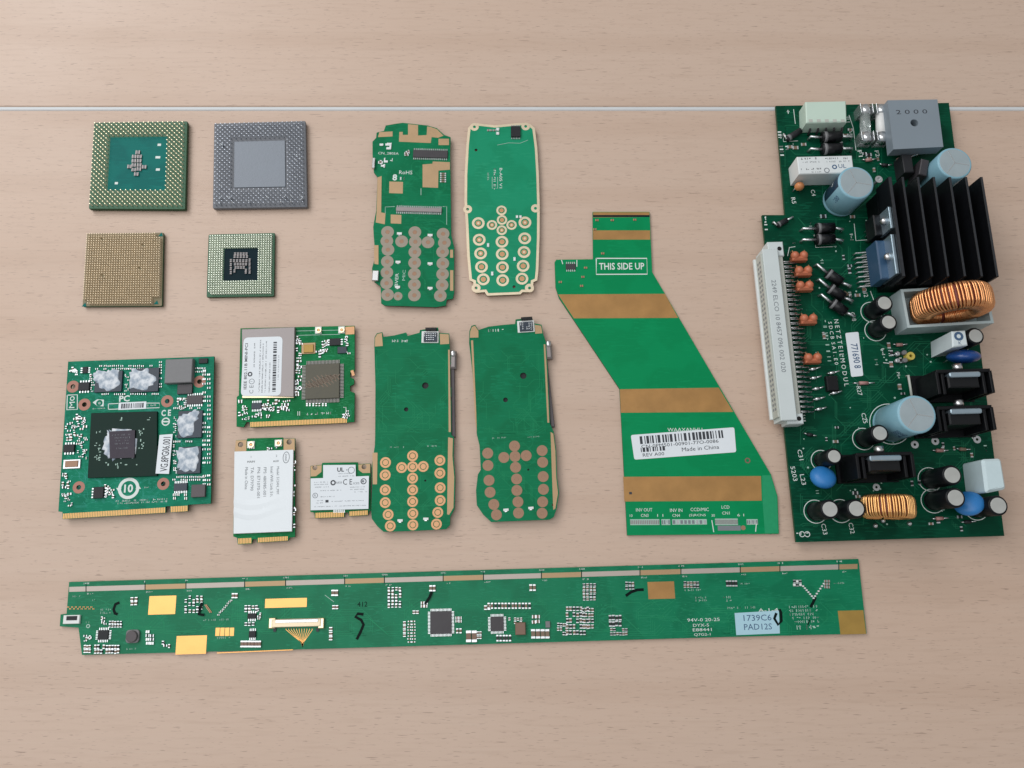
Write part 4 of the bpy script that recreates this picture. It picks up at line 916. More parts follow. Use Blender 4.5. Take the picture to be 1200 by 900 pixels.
T.chip(862, 258, 900, 282, .9, 'chip', pins='h', npin=4); T.chip(868, 336, 898, 365, 1.0, 'chip', pins='h', npin=4)
mb = MB()
SMD_K = 1.2
T.smds(mb, 592, 188, 5, 5, 17, 15, 8, 12, .5, ('smd_black', 'smd_tan'), .25); T.smds(mb, 258, 298, 5, 2, 12, 15, 7, 11, .5, ('smd_black', 'smd_tan')); T.smds(mb, 195, 405, 9, 2, 12.5, 20, 8, 15, .6, ('smd_tan', 'smd_black'), .1); T.smds(mb, 148, 405, 3, 2, 11, 18, 8, 13, .5, 'smd_tan')
T.smds(mb, 425, 338, 2, 4, 18, 17, 13, 10, .6, ('smd_black', 'smd_white', 'smd_tan'), .1); T.smds(mb, 840, 392, 6, 1, 15, 1, 12, 24, .8, 'smd_brown'); T.smds(mb, 855, 230, 4, 2, 16, 14, 9, 12, .5, ('smd_tan', 'smd_black'), .2); T.smds(mb, 855, 305, 4, 1, 16, 14, 9, 12, .5, ('smd_tan', 'smd_black'), .1)
T.smds(mb, 355, 195, 2, 2, 18, 18, 10, 14, .5, 'smd_tan'); T.smds(mb, 800, 180, 2, 1, 14, 1, 10, 18, .6, 'smd_brown')
for k in range(9): T.smd(mb, 735 + k * 7, 265 - k * 8 - rng.random() * 4, 7, 5, .4, 'smd_tan')
for k in range(6): T.smd(mb, 680 + k * 4, 222 + k * 6, 8, 5, .4, 'smd_brown', 'copper_pad')
for k in range(14): T.smd(mb, 75 + k * 8.5, 238 + (k % 2) * 8 - 8, 6, 4, .2, 'smd_brown', 'gold')
T.clutter(mb, 150, 355, 175, 380, 5, 12); T.clutter(mb, 490, 375, 525, 405, 4, 12); T.clutter(mb, 222, 275, 240, 320, 5, 10); T.clutter(mb, 910, 235, 920, 290, 5, 10)
T.crop(*H2)
T.smds(mb, 322, 188, 4, 6, 16, 15, 8, 12, .5, ('smd_black', 'smd_tan'), .15); T.smds(mb, 745, 270, 2, 1, 16, 1, 10, 16, .6, 'smd_brown'); T.smds(mb, 760, 262, 13, 1, 15, 1, 8, 22, .5, ('smd_tan', 'smd_black', 'smd_brown')); T.smds(mb, 798, 404, 5, 1, 14, 1, 8, 24, .5, 'smd_black'); T.smds(mb, 672, 396, 2, 1, 24, 1, 18, 42, .9, 'smd_brown'); T.smds(mb, 712, 382, 2, 2, 12, 18, 8, 12, .5, 'smd_tan')
T.smds(mb, 412, 330, 2, 8, 18, 13, 13, 5, .3, 'smd_tan'); T.smds(mb, 390, 320, 1, 5, 1, 18, 10, 12, .5, 'smd_brown', .3); T.smds(mb, 432, 290, 2, 1, 14, 1, 10, 12, .5, 'smd_tan'); T.smds(mb, 620, 315, 3, 2, 14, 14, 10, 10, .5, 'smd_brown', .2); T.smds(mb, 622, 372, 2, 1, 14, 1, 8, 18, .5, 'smd_tan')
T.smds(mb, 505, 185, 2, 1, 14, 1, 10, 22, .6, 'smd_tan'); T.smds(mb, 470, 250, 2, 2, 14, 14, 12, 10, .5, 'smd_brown'); T.smds(mb, 76, 205, 2, 1, 16, 1, 12, 22, .6, 'smd_tan'); T.smds(mb, 78, 268, 2, 1, 14, 1, 10, 14, .5, 'smd_brown'); T.smds(mb, 66, 365, 1, 3, 1, 20, 12, 14, .5, 'smd_tan')
T.smds(mb, 945, 182, 2, 1, 15, 1, 10, 24, .6, 'smd_tan'); T.smds(mb, 956, 385, 4, 1, 21, 1, 15, 34, .8, ('smd_brown', 'smd_tan')); T.smds(mb, 958, 310, 2, 2, 18, 22, 14, 12, .5, 'smd_tan'); T.smds(mb, 850, 320, 5, 2, 13, 16, 8, 10, .4, 'smd_tan', .3)
T.smds(mb, 1105, 275, 7, 5, 15, 26, 9, 16, .55, ('smd_tan', 'smd_black', 'smd_brown'), .15); T.smds(mb, 1065, 345, 4, 3, 12, 20, 8, 12, .5, ('smd_black', 'smd_tan'), .2)
T.crop(*H3)
T.smds(mb, 15, 190, 4, 5, 14, 14, 8, 10, .5, ('smd_black', 'smd_tan'), .15); T.smds(mb, 10, 290, 4, 4, 13, 22, 8, 13, .5, ('smd_tan', 'smd_black'), .15); T.smds(mb, 120, 322, 4, 2, 13, 24, 9, 18, .5, ('smd_black', 'smd_tan')); T.smds(mb, 125, 370, 6, 2, 12, 16, 8, 10, .5, ('smd_black', 'smd_tan'), .2)
T.smds(mb, 186, 185, 3, 2, 13, 16, 8, 12, .5, ('smd_black', 'smd_tan')); T.smds(mb, 420, 182, 5, 2, 13, 14, 8, 10, .5, ('smd_brown', 'smd_black')); T.smds(mb, 590, 184, 4, 1, 12, 1, 8, 20, .5, 'smd_black'); T.smds(mb, 860, 175, 3, 2, 12, 14, 8, 10, .5, ('smd_black', 'smd_white')); T.smds(mb, 985, 175, 2, 3, 12, 12, 8, 8, .5, 'smd_brown')
for k in range(7): T.smd(mb, 895 + k * 7, 195 + k * 8, 7, 5, .4, 'smd_white'); T.smd(mb, 985 - k * 7, 175 + k * 10, 7, 5, .4, 'smd_white')
T.put(mb, 'surface_mount_part', kind='stuff')
SMD_K = 1.0
T.crop(*H2); T.chip(503, 286, 597, 386, 1.1, 'chip_grey', 'driver_chip', pins='q', npin=16); T.chip(768, 310, 826, 374, 1.0, 'chip_grey', 'driver_chip', pins='q', npin=10)
mb = MB(); T.rbox(mb, 877, 336, 922, 390, 1.6, 'smd_brown', .25); T.put(mb, 'tantalum_capacitor'); T.chip(1010, 330, 1030, 358, .9, 'ferrite', 'small_chip')
mb = MB()
T.line(mb, [(210, 300), (185, 297), (174, 310), (200, 325), (210, 345), (198, 375), (180, 410)], 1.25, 'marker', .08); T.line(mb, [(510, 200), (500, 225), (480, 255)], 1.25, 'marker', .6)
T.crop(*H1); T.line(mb, [(300, 210), (282, 218), (274, 240), (280, 258), (292, 262)], 1.25, 'marker', .08); T.line(mb, [(662, 210), (655, 235), (648, 262), (672, 265)], 1.25, 'marker', .6)
T.crop(*H3); T.line(mb, [(183, 234), (205, 218), (230, 210), (255, 209)], 1.25, 'marker', .08); T.line(mb, [(945, 240), (935, 262), (925, 280)], 1.25, 'marker', .1); T.line(mb, [(922, 330), (914, 352)], .5, 'marker', .08)
T.put(mb, 'pen_mark', kind='stuff')
mb = MB(); mb.prism(T.poly([(620, 303), (798, 293), (802, 385), (627, 392)], .12), T.z, T.z + .12, 'label_blue'); l_ = T.put(mb, 'sticker', 'pale blue code sticker')
mb = MB(); T.text(mb, '1739C6', 712, 322, 24, 'ink_blue', .16, w=112); T.text(mb, 'PAD12S', 714, 358, 24, 'ink_blue', .16, w=112); T.line(mb, [(788, 303), (780, 325), (795, 350), (808, 335), (806, 300), (800, 288)], 1.25, 'marker', .17); T.put(mb, 'lettering', kind='stuff', parent=l_)
mb = MB(); T.text(mb, 'A-1-4', 755, 291, 14, w=80); T.text(mb, '94V-0 20-25', 495, 330, 13, w=130); T.text(mb, 'DYX-5', 485, 352, 12, w=64); T.text(mb, 'E88441', 490, 370, 12, w=76); T.text(mb, 'Q7G2-1', 490, 390, 12, w=66)
for x0, y0, x1, y1, r_ in ((840, 270, 960, 345, 5), (862, 348, 955, 372, 1), (460, 235, 510, 258, 2), (575, 232, 620, 260, 2), (590, 275, 710, 288, 1), (640, 180, 682, 190, 1), (418, 205, 486, 216, 1), (1018, 178, 1058, 188, 1)): T.ticks(mb, x0, y0, x1, y1, 'silk_dim', r_)
T.crop(*H1)
for x0, y0, x1, y1, r_ in ((85, 178, 130, 188, 1), (180, 195, 200, 205, 1), (215, 235, 260, 262, 2), (660, 280, 780, 292, 1), (330, 408, 375, 420, 1), (728, 358, 800, 372, 1), (150, 292, 170, 302, 1)): T.ticks(mb, x0, y0, x1, y1, 'silk_dim', r_)
T.line(mb, [(728, 432), (1062, 418)], .35, 'gold', .07); T.ring(mb, 162, 314, 5, 9, .06, 'silk_dim', 12)
T.crop(*H2); T.text(mb, '412', 205, 255, 22, 'marker', w=44); T.line(mb, [(40, 215), (80, 245)], .25, 'silk_dim'); T.put(mb, 'lettering', kind='stuff')

# ------------------------------------------------------------------ power supply board with tall parts
ZB = 4.8
T = Thing('power_supply_board', 'big dark green power board crowded with capacitors and a black heatsink', 'circuit board', 1045, 390, ZB, (933, 635), (1177, 628))
ROT = T.rot; CX, SX = math.cos(ROT), math.sin(ROT)
def loc(o, dx, dy): return (o[0] + dx * CX - dy * SX, o[1] + dx * SX + dy * CX)
holes = [(1072, 521, 1.1), (1096, 517, 1.1), (1145, 515, 1.1), (1027, 571, 1.0)]
mb = MB(); mb.prism(T.poly([(909, 124), (1112, 120.5), (1177, 628), (933, 635.5), (893, 252), (920, 252)]), ZB - 1.6, ZB, 'pcb_power', holes=[circ(*T.p(x, y), r * .6, 12) for x, y, r in holes], side='pcb_edge'); T.put(mb, 'circuit_board')
mb = MB()
for k in range(90):
    X, Y = T.p(rng.uniform(938, 1110), rng.uniform(150, 615)); mb.lathe(X, Y, [(.3, 0 if k < 40 else 1.2), (.5, 1.4), (1.1, ZB - 1.6)], 'tin', 6)
T.put(mb, 'solder_joint', kind='stuff')
for x, y, r in holes: mb = MB(); X, Y = T.p(x, y); mb.ring(X, Y, r * .6, r * 1.7, ZB, ZB + .06, 'tin', 16); T.put(mb, 'solder_ring')

silk = MB()
def electrolytic(u, v, h, d, sleeve='sleeve_black', top='can_top', stripe=None, vent=False, silkring=True, name='capacitor', lab=None, lets=()):
    X, Y = P(u, v, ZB + h); r = d / 2
    mb = MB(); mb.lathe(X, Y, [(r - .3, ZB), (r, ZB + .4), (r, ZB + 1.6), (r - .35, ZB + 2.1), (r, ZB + 2.6), (r, ZB + h - .7), (r - .35, ZB + h - .1), (r - .9, ZB + h)], sleeve, 32, arc=stripe)
    o = T.put(mb, name, lab)
    mb = MB(); mb.cyl(X, Y, r - .95, ZB + h - .4, ZB + h + .05, top, 28, .1); t = put(mb, 'can_top', o)
    if vent:
        mb = MB()
        for a in (90, 210, 330):
            a = math.radians(a + 20); mb.stroke([(X, Y), (X + (r - 1.6) * math.cos(a), Y + (r - 1.6) * math.sin(a))], .35, ZB + h + .11, 'tin', .05)
        put(mb, 'vent_score', o)
    if lets:
        mb = MB()
        for tx, a_, mt in lets: mb.cyltext(tx, X, Y, r + .04, math.radians(a_), ZB + h * .62, 2.6, mt)
        put(mb, 'lettering', o)
    if silkring: silk.ring(X, Y, r + .9, r + 1.25, ZB, ZB + .05, 'silk', 36)
    return X, Y
for u, v, h, d in ((1036.7, 355, 14, 8.3), (1041.7, 377.5, 14, 8.3), (1143.5, 393.5, 15, 8.3), (1031.3, 507.7, 17, 8.3), (977.7, 534.7, 15, 7.6), (972.7, 596.7, 17, 8.6), (1003.7, 596, 17, 8.6), (1116, 556.7, 19, 9), (1120, 583.3, 19, 9), (1170, 592.4, 17, 9)):
    electrolytic(u, v, h, d, lab='small black capacitor with silver top')
electrolytic(1074.5, 485.5, 25, 17.5, 'sleeve_blue', 'can_top_blue', ('sleeve_navy', 265, 285, (3, 4)), True, lab='large pale blue capacitor', lets=(('35V', 296, 'ink_blue'), ('1000', 232, 'ink_blue'), ('M 85', 250, 'ink_blue')))
electrolytic(1003.4, 214, 20, 17.5, 'sleeve_blue', 'can_top_blue', ('sleeve_navy', 130, 192, (3, 4)), True, False, lab='large pale blue capacitor beside the white relay', lets=(('S', 160, 'silk'), ('100', 215, 'ink_blue')))
electrolytic(1119, 191, 20, 17, 'sleeve_blue', 'can_top_blue', ('sleeve_navy', 330, 360, (4, 5)), True, False, lab='large pale blue capacitor behind the heatsink')

# bridge rectifier
q = [P(u, v, ZB + 13) for u, v in ((1040, 117.5), (1098.5, 116.5), (1105.5, 172), (1047, 175))]
c = (sum(p[0] for p in q) / 4, sum(p[1] for p in q) / 4); hole = circ(*P(1071.5, 144, ZB + 13), 2.0, 18)
mb = MB(); mb.prism(q, ZB + 6.5, ZB + 13, 'rectifier', holes=[hole]); br = T.put(mb, 'bridge_rectifier', 'square blue grey rectifier block with a centre hole')
mb = MB(); mb.prism(offset_poly(q, 1), ZB + 6.2, ZB + 6.6, 'chip_grey'); put(mb, 'base_plate', br)
for dx in (-9, 9):
    for dy in (-9, 9): mb = MB(); x, y = loc(c, dx, dy); mb.cyl(x, y, .6, ZB, ZB + 6.4, 'tin', 8); put(mb, 'lead', br)
mb = MB(); X, Y = P(1066, 131, ZB + 13); mb.text('2 0 0 0', X + 1, Y, 2.4, ZB + 13.05, 'ink', ROT, 16); put(mb, 'lettering', br)

# nylon power header with curved pins
q = [P(u, v, ZB + 9.5) for u, v in ((944, 119), (991.5, 118), (992.5, 143), (945, 144))]
mb = MB(); mb.prism(q, ZB + .2, ZB + 9.5, 'nylon', .5); hd = T.put(mb, 'power_header', 'translucent greenish white header block')
for k in range(5):
    X, Y = P(949.5 + k * 9.4, 144.5, ZB + 5); mb = MB()
    mb.tube([(X, Y + 1, ZB + 4.5), (X, Y - 1.5, ZB + 4.5), (X + .2, Y - 3.2, ZB + 3.4), (X + .3, Y - 4, ZB + .1)], .55, 'chip_grey', 6); put(mb, 'pin', hd)
mb = MB()
for k in range(5): X, Y = P(950 + k * 9.4, 141, ZB + 9.5); mb.box(X, Y - .2, 2.0, 1.6, ZB + 9.45, ZB + 9.56, 'din_cream', ROT)
put(mb, 'pin_slot', hd, kind='stuff')

# relay
q = [P(u, v, ZB + 12.5) for u, v in ((934, 183.5), (998.5, 182), (1001, 202.5), (936.5, 204))]
mb = MB(); mb.prism(q, ZB + .3, ZB + 12.5, 'relay_white', .4); rl = T.put(mb, 'relay', 'white box relay with printed lid')
T.z, zs_ = ZB + 12.5, T.z; mb = MB()
T.ticks(mb, 938, 184, 960, 187.5, 'ink', dz=.05); T.ticks(mb, 967, 184, 982, 187.2, 'ink', dz=.05); T.ticks(mb, 988, 184, 995, 187, 'ink', dz=.05); T.ticks(mb, 940, 188.5, 960, 191, 'ink_grey', dz=.05); T.ticks(mb, 968, 187.8, 995, 190.5, 'ink_grey', dz=.05)
T.ticks(mb, 938, 196.5, 962, 199.5, 'ink', dz=.05); T.ticks(mb, 948, 200.5, 962, 202.6, 'ink_grey', dz=.05); T.ring(mb, 969, 199.5, 2.2, 3.1, .05, 'ink_grey'); T.ring(mb, 978, 195.5, 1.5, 2.8, .05, 'ink_blue'); T.text(mb, 'UL', 987, 194.5, 4.6, 'ink_blue', .06, w=9)
T.z = zs_; put(mb, 'lettering', rl, kind='stuff')

# fuses in clips
for u, gl in ((1015, True), (1033.5, False)):
    a, b = P(u - .8, 124, ZB + 6), P(u + .6, 166, ZB + 6); a, b = Vector((a[0], a[1], ZB + 5)), Vector((b[0], b[1], ZB + 5)); d = b - a
    mb = MB(); mb.tube([a + d * .1, a + d * .9], 2.6, 'glass_tube' if gl else 'ceramic_white', 16); fu = T.put(mb, 'fuse', 'glass fuse' if gl else 'white ceramic fuse')
    for t0, t1 in ((.0, .24), (.76, 1)): mb = MB(); mb.tube([a + d * t0, a + d * t1], 2.75, 'tin', 16); put(mb, 'end_cap', fu)
    for t in (.12, .88):
        p_ = a + d * t; mb = MB()
        for s_ in (-1, 1): mb.box(p_.x + s_ * 3.1, p_.y, .5, 5.2, ZB, ZB + 8, 'tin', ROT, .1)
        mb.box(p_.x, p_.y, 6.6, 5.2, ZB, ZB + 1.6, 'tin', ROT); put(mb, 'fuse_clip', fu)

# finned heatsink: base plate and seven upright fins
HT = 25
tops = [(1043, 1059.5), (1058, 1075), (1075.8, 1092.8), (1094.5, 1111.7), (1113.4, 1131.4), (1132.3, 1151.2), (1150.5, 1169.5)]
fl = [(P(a, 207, ZB + HT), P(b, 324, ZB + HT)) for a, b in tops]
hs_ = link('heatsink', None, T.o, Matrix.Translation((fl[0][0][0] / 1000, fl[0][0][1] / 1000, ZB / 1000))); hs_['label'] = 'black finned heatsink'
base = [loc(fl[0][0], -.8, -2), loc(fl[-1][0], .8, -2), loc(fl[-1][1], .8, 1), loc(fl[0][1], -.8, 1)]
put(MB().prism(base, ZB + .3, ZB + 12, 'black_anod', .3), 'base_plate', hs_)
for i, (a, b) in enumerate(fl):
    w = 1.15 if i else 1.6
    an = math.atan2(b[1] - a[1], b[0] - a[0]); nx, ny = -math.sin(an) * w / 2, math.cos(an) * w / 2
    mb = MB(); mb.prism([(a[0] + nx, a[1] + ny), (b[0] + nx, b[1] + ny), (b[0] - nx, b[1] - ny), (a[0] - nx, a[1] - ny)], ZB + 11.9, ZB + HT, 'anod_edge', .25, side='black_anod')
    put(mb, 'fin', hs_)
a, b = Vector(fl[0][0]), Vector(fl[0][1]); ax = (b - a).normalized(); out_ = Vector((ax.y, -ax.x)); out_ = out_ if out_.x < 0 else -out_
fang = math.atan2(ax.y, ax.x)
def on_face(t, off): p_ = a + (b - a) * t + out_ * (.8 + off); return p_.x, p_.y
# tab-mounted transistor
x, y = on_face(.40, .65); mb = MB(); mb.box(x, y, 11, 1.3, ZB + 12, ZB + 23.5, 'tab_metal', fang, .2); tr = T.put(mb, 'transistor', 'black transistor screwed to the heatsink')
x, y = on_face(.40, 2.5); put(MB().box(x, y, 11, 4.4, ZB + 6, ZB + 15, 'black_plastic', fang, .5), 'body', tr)
x, y = on_face(.40, 2.0); mb = MB(); mb.ellip((x, y, ZB + 19), (1.9, 1.9, 1.9), 'steel', 14, 8); put(mb, 'screw', tr)
mb = MB()
for k in (-1, 0, 1): x, y = on_face(.40 + k * .05, 2.5); mb.tube([(x, y, ZB + 6.2), (x, y, ZB)], .4, 'tin')
put(mb, 'lead', tr)
# many-legged power chip
x, y = on_face(.76, .8); mb = MB(); mb.box(x, y, 20, 1.6, ZB + 8, ZB + 23.0, 'tab_metal', fang, .25); pc = T.put(mb, 'power_chip', 'blue sheened power chip with two rows of legs')
x, y = on_face(.76, 3.2); put(MB().box(x, y, 20, 4.6, ZB + 5, ZB + 16, 'blue_lit_plastic', fang, .6), 'body', pc)
x, y = on_face(.76, 2.4); mb = MB(); mb.ellip((x, y, ZB + 19.2), (2, 2, 1.6), 'steel', 14, 8); put(mb, 'screw', pc)
mb = MB()
for k in range(15):
    t = .76 + (k - 7) * 1.27 / (b - a).length; p0 = on_face(t, 4.2); far = 9.5 if k % 2 == 0 else 6.2; p1 = on_face(t, far)
    mb.tube([(*p0, ZB + 5.2), (*on_face(t, 4.6), ZB + 3.6), (*p1, ZB + 2.6), (*on_face(t, far + .3), ZB)], .42, 'tin', 6)
put(mb, 'leg_row', pc)

# upright wound toroids
def toroid(cx, cy, zc, Ro, Ri, th, turns, wr, mat, ang, name, lab, gap=(0, 360)):
    ca, sa = math.cos(ang), math.sin(ang)
    def pt(phi, psi, ext):
        k = .55; c_, s_ = math.cos(psi), math.sin(psi)
        rr = (Ro + Ri) / 2 + ((Ro - Ri) / 2 + ext) * math.copysign(abs(c_) ** k, c_); yy = (th / 2 + ext) * math.copysign(abs(s_) ** k, s_)
        xx = rr * math.cos(phi); return (cx + xx * ca - yy * sa, cy + xx * sa + yy * ca, zc + rr * math.sin(phi))
    mb = MB(); n, m_ = 40, 16; vs = [pt(2 * math.pi * i / n, 2 * math.pi * j / m_, 0) for i in range(n) for j in range(m_)]
    mb.add(vs, [(i * m_ + j, i * m_ + (j + 1) % m_, ((i + 1) % n) * m_ + (j + 1) % m_, ((i + 1) % n) * m_ + j) for i in range(n) for j in range(m_)], 'core', True)
    o = T.put(mb, name, lab); mb = MB(); path = []; g0, g1 = math.radians(gap[0]), math.radians(gap[1]); N = turns * 18
    r = random.Random(3); jit = [r.uniform(-.6, .6) for _ in range(turns + 2)]
    for k in range(N + 1):
        tt = k / N; tn = int(tt * turns); f_ = tt * turns - tn; j = jit[tn] * (1 - f_) + jit[tn + 1] * f_
        path.append(pt(g0 + (g1 - g0) * tt + j * (g1 - g0) / turns * .5, 2 * math.pi * tt * turns, wr))
    mb.tube(path, wr, mat, 6); put(mb, 'copper_winding', o); return o
# large one in a pale open holder
q = [P(u, v, ZB + 12) for u, v in ((1056.5, 338), (1157, 334), (1162, 379), (1063.5, 384.5))]
c = (sum(p[0] for p in q) / 4, sum(p[1] for p in q) / 4); w = math.dist(q[0], q[1]); d = math.dist(q[1], q[2]); an = math.atan2(q[2][1] - q[3][1], q[2][0] - q[3][0])
mb = MB(); mb.prism(rect(*c, w, d, an), ZB + 1.5, ZB + 12, 'holder', holes=[rect(*c, w - 2.6, d - 2.6, an)]); hb = T.put(mb, 'choke_holder', 'pale grey open holder box')
put(MB().box(*c, w, d, ZB + .1, ZB + 1.6, 'holder', an), 'floor_plate', hb)
toroid(*c, ZB + 15.5, 16.6, 8.5, 10.6, 70, .62, 'copper_wire', an, 'choke', 'large copper wound ring choke standing in its holder', (-84, 264))
cc = P(1041.5, 594, ZB + 13); toroid(*cc, ZB + 12.2, 10.6, 5.5, 8.6, 56, .52, 'copper_wire_gold', ROT - .06, 'choke', 'small copper wound ring choke near the board edge', (-85, 265))
mb = MB()
for u, v in ((1027, 616), (1067, 613.5), (1036, 610)): X, Y = P(u, v, ZB + 1); mb.lathe(X, Y, [(1.3, ZB), (.9, ZB + .6), (.4, ZB + 1.4)], 'tin', 10)
T.put(mb, 'solder_joint', kind='stuff')

# bolted-on transistors with black clip heatsinks
def sink(u, v, lab):
    """(u, v): middle of the package's shiny top edge"""
    h = 21; c = P(u, v, ZB + h); o = link('clip_heatsink', None, T.o, Matrix.Translation((c[0] / 1000, c[1] / 1000, ZB / 1000))); o['label'] = lab
    W_ = 25
    x, y = loc(c, 0, -3.4); put(MB().box(x, y, 29, 13.5, ZB + .1, ZB + 1.4, 'black_anod', ROT, .2), 'shade_plate', o)  # black sheet added under the sink to deepen the shade on the board
    x, y = loc(c, 0, .9); put(MB().box(x, y, W_, 1.6, ZB + .2, ZB + h - 1, 'black_anod', ROT, .3), 'back_plate', o)
    for i, dx in enumerate((-12.4, -9.4, 9.4, 12.4)):
        x, y = loc(c, dx, -4.5); put(MB().box(x, y, 1.4, 10.5, ZB + .2, ZB + h - (1 if i in (0, 3) else 2), 'black_anod', ROT, .3), 'fin', o)
    x, y = loc(c, 0, -1.0); mb = MB(); mb.prism(round_poly(rect(x, y, 14.5, 2.4, ROT), 1.1, 4), ZB + 14, ZB + h, 'tab_metal', .4); pk = put(mb, 'metal_tab', o)
    x, y = loc(c, 0, -4.0); put(MB().box(x, y, 14.5, 5.6, ZB + 3, ZB + h - 2, 'black_plastic', ROT, .6), 'package', o)
    x, y = loc(c, -.6, 3.4); mb = MB(); p0 = loc((x, y), 0, -1.8); p1 = loc((x, y), 0, 1.4)
    mb.tube([(*p0, ZB + h - 4.5), (*p1, ZB + h - 4.5)], 2.2, 'steel', 14); put(mb, 'screw', o)
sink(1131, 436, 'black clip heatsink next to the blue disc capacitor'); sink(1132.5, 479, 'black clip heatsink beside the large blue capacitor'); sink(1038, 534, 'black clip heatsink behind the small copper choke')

# film and disc capacitors
q = [P(u, v, ZB + 19) for u, v in ((1115.5, 388), (1131.5, 387), (1134.5, 404.5), (1116.5, 407))]
mb = MB(); mb.prism(q, ZB + .3, ZB + 19, 'film_white', .5); fc = T.put(mb, 'film_capacitor', 'white upright box capacitor')
mb = MB(); X, Y = P(1123.5, 394, ZB + 19); mb.ring(X, Y, 1.0, 2.2, ZB + 19, ZB + 19.05, 'ink_blue', 14); X, Y = P(1125, 402, ZB + 19); mb.text('K', X, Y, 1.6, ZB + 19.05, 'ink_blue'); put(mb, 'lettering', fc)
q = [P(u, v, ZB + 16) for u, v in ((1151, 538), (1174, 537), (1180, 573), (1156, 578))]
mb = MB(); mb.prism(round_poly(q, 1.6, 4), ZB + .3, ZB + 16, 'film_cyan', 1.1); T.put(mb, 'film_capacitor', 'bulky white block capacitor at the board edge')
def disc(u, v, zc, r, t, mat, tilt, lab, orient=0):
    X, Y = P(u, v, ZB + zc); mb = MB(); mb.ellip((0, 0, 0), (r, t, r), mat, 24, 14, 0)
    Mx = Matrix.Rotation(ROT + orient, 4, 'Z') @ Matrix.Rotation(tilt, 4, 'X'); mb.v = [tuple(Mx @ Vector(p) + Vector((X, Y, ZB + zc))) for p in mb.v]
    o = T.put(mb, 'disc_capacitor', lab); mb = MB()
    for s_ in (-1, 1): mb.tube([(X + s_ * r * .5, Y, ZB + zc - r * .6), (X + s_ * r * .5, Y, ZB)], .35, 'tin')
    put(mb, 'lead', o)
disc(1129, 418, 11, 7.4, 3.4, 'cap_blue_dark', .25, 'dark blue disc capacitor')
disc(1135, 590, 9.5, 6.4, 3.3, 'cap_blue', .8, 'blue disc capacitor by the bulky white block', .7)
disc(964.5, 559.5, 7, 5.9, 3.6, 'cap_blue', 1.05, 'bright blue oval capacitor')
X, Y = P(937, 218, ZB + 5); mb = MB(); mb.ellip((X, Y, ZB + 4.6), (2.4, 2.2, 2.6), 'cap_orange', 16, 10); oc = T.put(mb, 'bead_capacitor', 'orange bead capacitor'); mb = MB()
for s_ in (-1, 1): mb.tube([(X + s_ * 1.3, Y, ZB + 3), (X + s_ * 1.9, Y - .6, ZB)], .3, 'tin')
put(mb, 'lead', oc)
# five reddish dipped capacitors beside the long connector: two lobes with a notch between
for u, v in ((937, 299), (942, 316.5), (943.5, 334), (948, 373), (953, 419)):
    X, Y = P(u + 1, v, ZB + 5.5); mb = MB()
    for s_ in (-1, 1):
        x, y = loc((X, Y), s_ * 2.2, .4); mb.ellip((x, y, ZB + 4.0), (2.1, 2.2, 2.4), 'cap_red', 14, 8)
    x, y = loc((X, Y), 0, -1.0); mb.box(x, y, 7.6, 2.6, ZB + .8, ZB + 5.2, 'cap_red', ROT, .9); o_ = T.put(mb, 'dipped_capacitor', 'reddish dipped capacitor'); mb = MB()
    for s_ in (-1, 1): x, y = loc((X, Y), s_ * 3, 1.5); x2, y2 = loc((X, Y), s_ * 3, 3.2); mb.tube([(x, y, ZB + 4.6), (x2, y2, ZB + 3.6), (x2, y2, ZB)], .3, 'copper_pad')
    put(mb, 'lead', o_)
# axial diodes
def axial(p0, b0, b1, p1, r, h, mat='black_plastic', lead='tin', name='diode', band=True, lr=.55):
    A, B, C_, D = (P(*q_, ZB + (h if 0 < i < 3 else 0)) for i, q_ in enumerate((p0, b0, b1, p1)))
    mb = MB(); z = ZB + h; mb.tube([(*B, z), (*C_, z)], r, mat, 14); o = T.put(mb, name); mb = MB()
    for e, f_ in ((A, B), (D, C_)): mb.tube([(*e, ZB), (e[0] * .93 + f_[0] * .07, e[1] * .93 + f_[1] * .07, z * .95 + ZB * .05), (*f_, z)], lr, lead, 8)
    put(mb, 'lead', o)
    if band:
        V0, V1 = Vector((*B, z)), Vector((*C_, z)); mb = MB(); mb.tube([V0 + (V1 - V0) * .08, V0 + (V1 - V0) * .24], r + .06, 'ferrite', 14); put(mb, 'cathode_band', o)
for v in (163, 177): axial((946.5, v + 1), (963, v - 2), (985, v - 3), (996, v + 1), 2.9, 3.6, lr=.7)
for v in (271, 284): axial((937.5, v), (956, v - 3), (977, v - 4), (985, v + 1), 2.7, 3.6, lr=.7)
for (x0, y0) in ((954, 312), (956.5, 329.5), (959, 347)): axial((x0, y0), (x0 + 15, y0 + 7.5), (x0 + 32, y0 + 19), (x0 + 40, y0 + 26), 2.6, 3.4, lr=.75)
axial((999.5, 449.5), (1007, 449), (1017, 449), (1024, 449), .9, 1.2, 'resistor_pink', name='resistor', band=False, lr=.3)
axial((917, 160), (922, 163), (938, 153), (943, 150), 1.6, 2.4, 'chip'); axial((905, 262), (911, 264), (922, 258), (928, 256), 1.4, 2, 'chip')
axial((1048, 190), (1052, 189), (1066, 184), (1075, 183), 1.6, 3, 'resistor_pink', name='resistor', band=False, lr=.4)
for x, y in ((951, 433), (952, 443.5), (955, 456), (956, 468), (958, 480), (973, 437.5), (976, 461)): axial((x - 4, y + 1), (x - 1, y), (x + 5, y - 1), (x + 9, y - 2), .75, 1.8, 'tin', name='bare_link', band=False, lr=.35)
X, Y = P(976, 449, ZB + 3); mb = MB(); mb.box(X, Y, 5.5, 7.5, ZB, ZB + 3, 'black_plastic', ROT, .4); T.put(mb, 'chip')
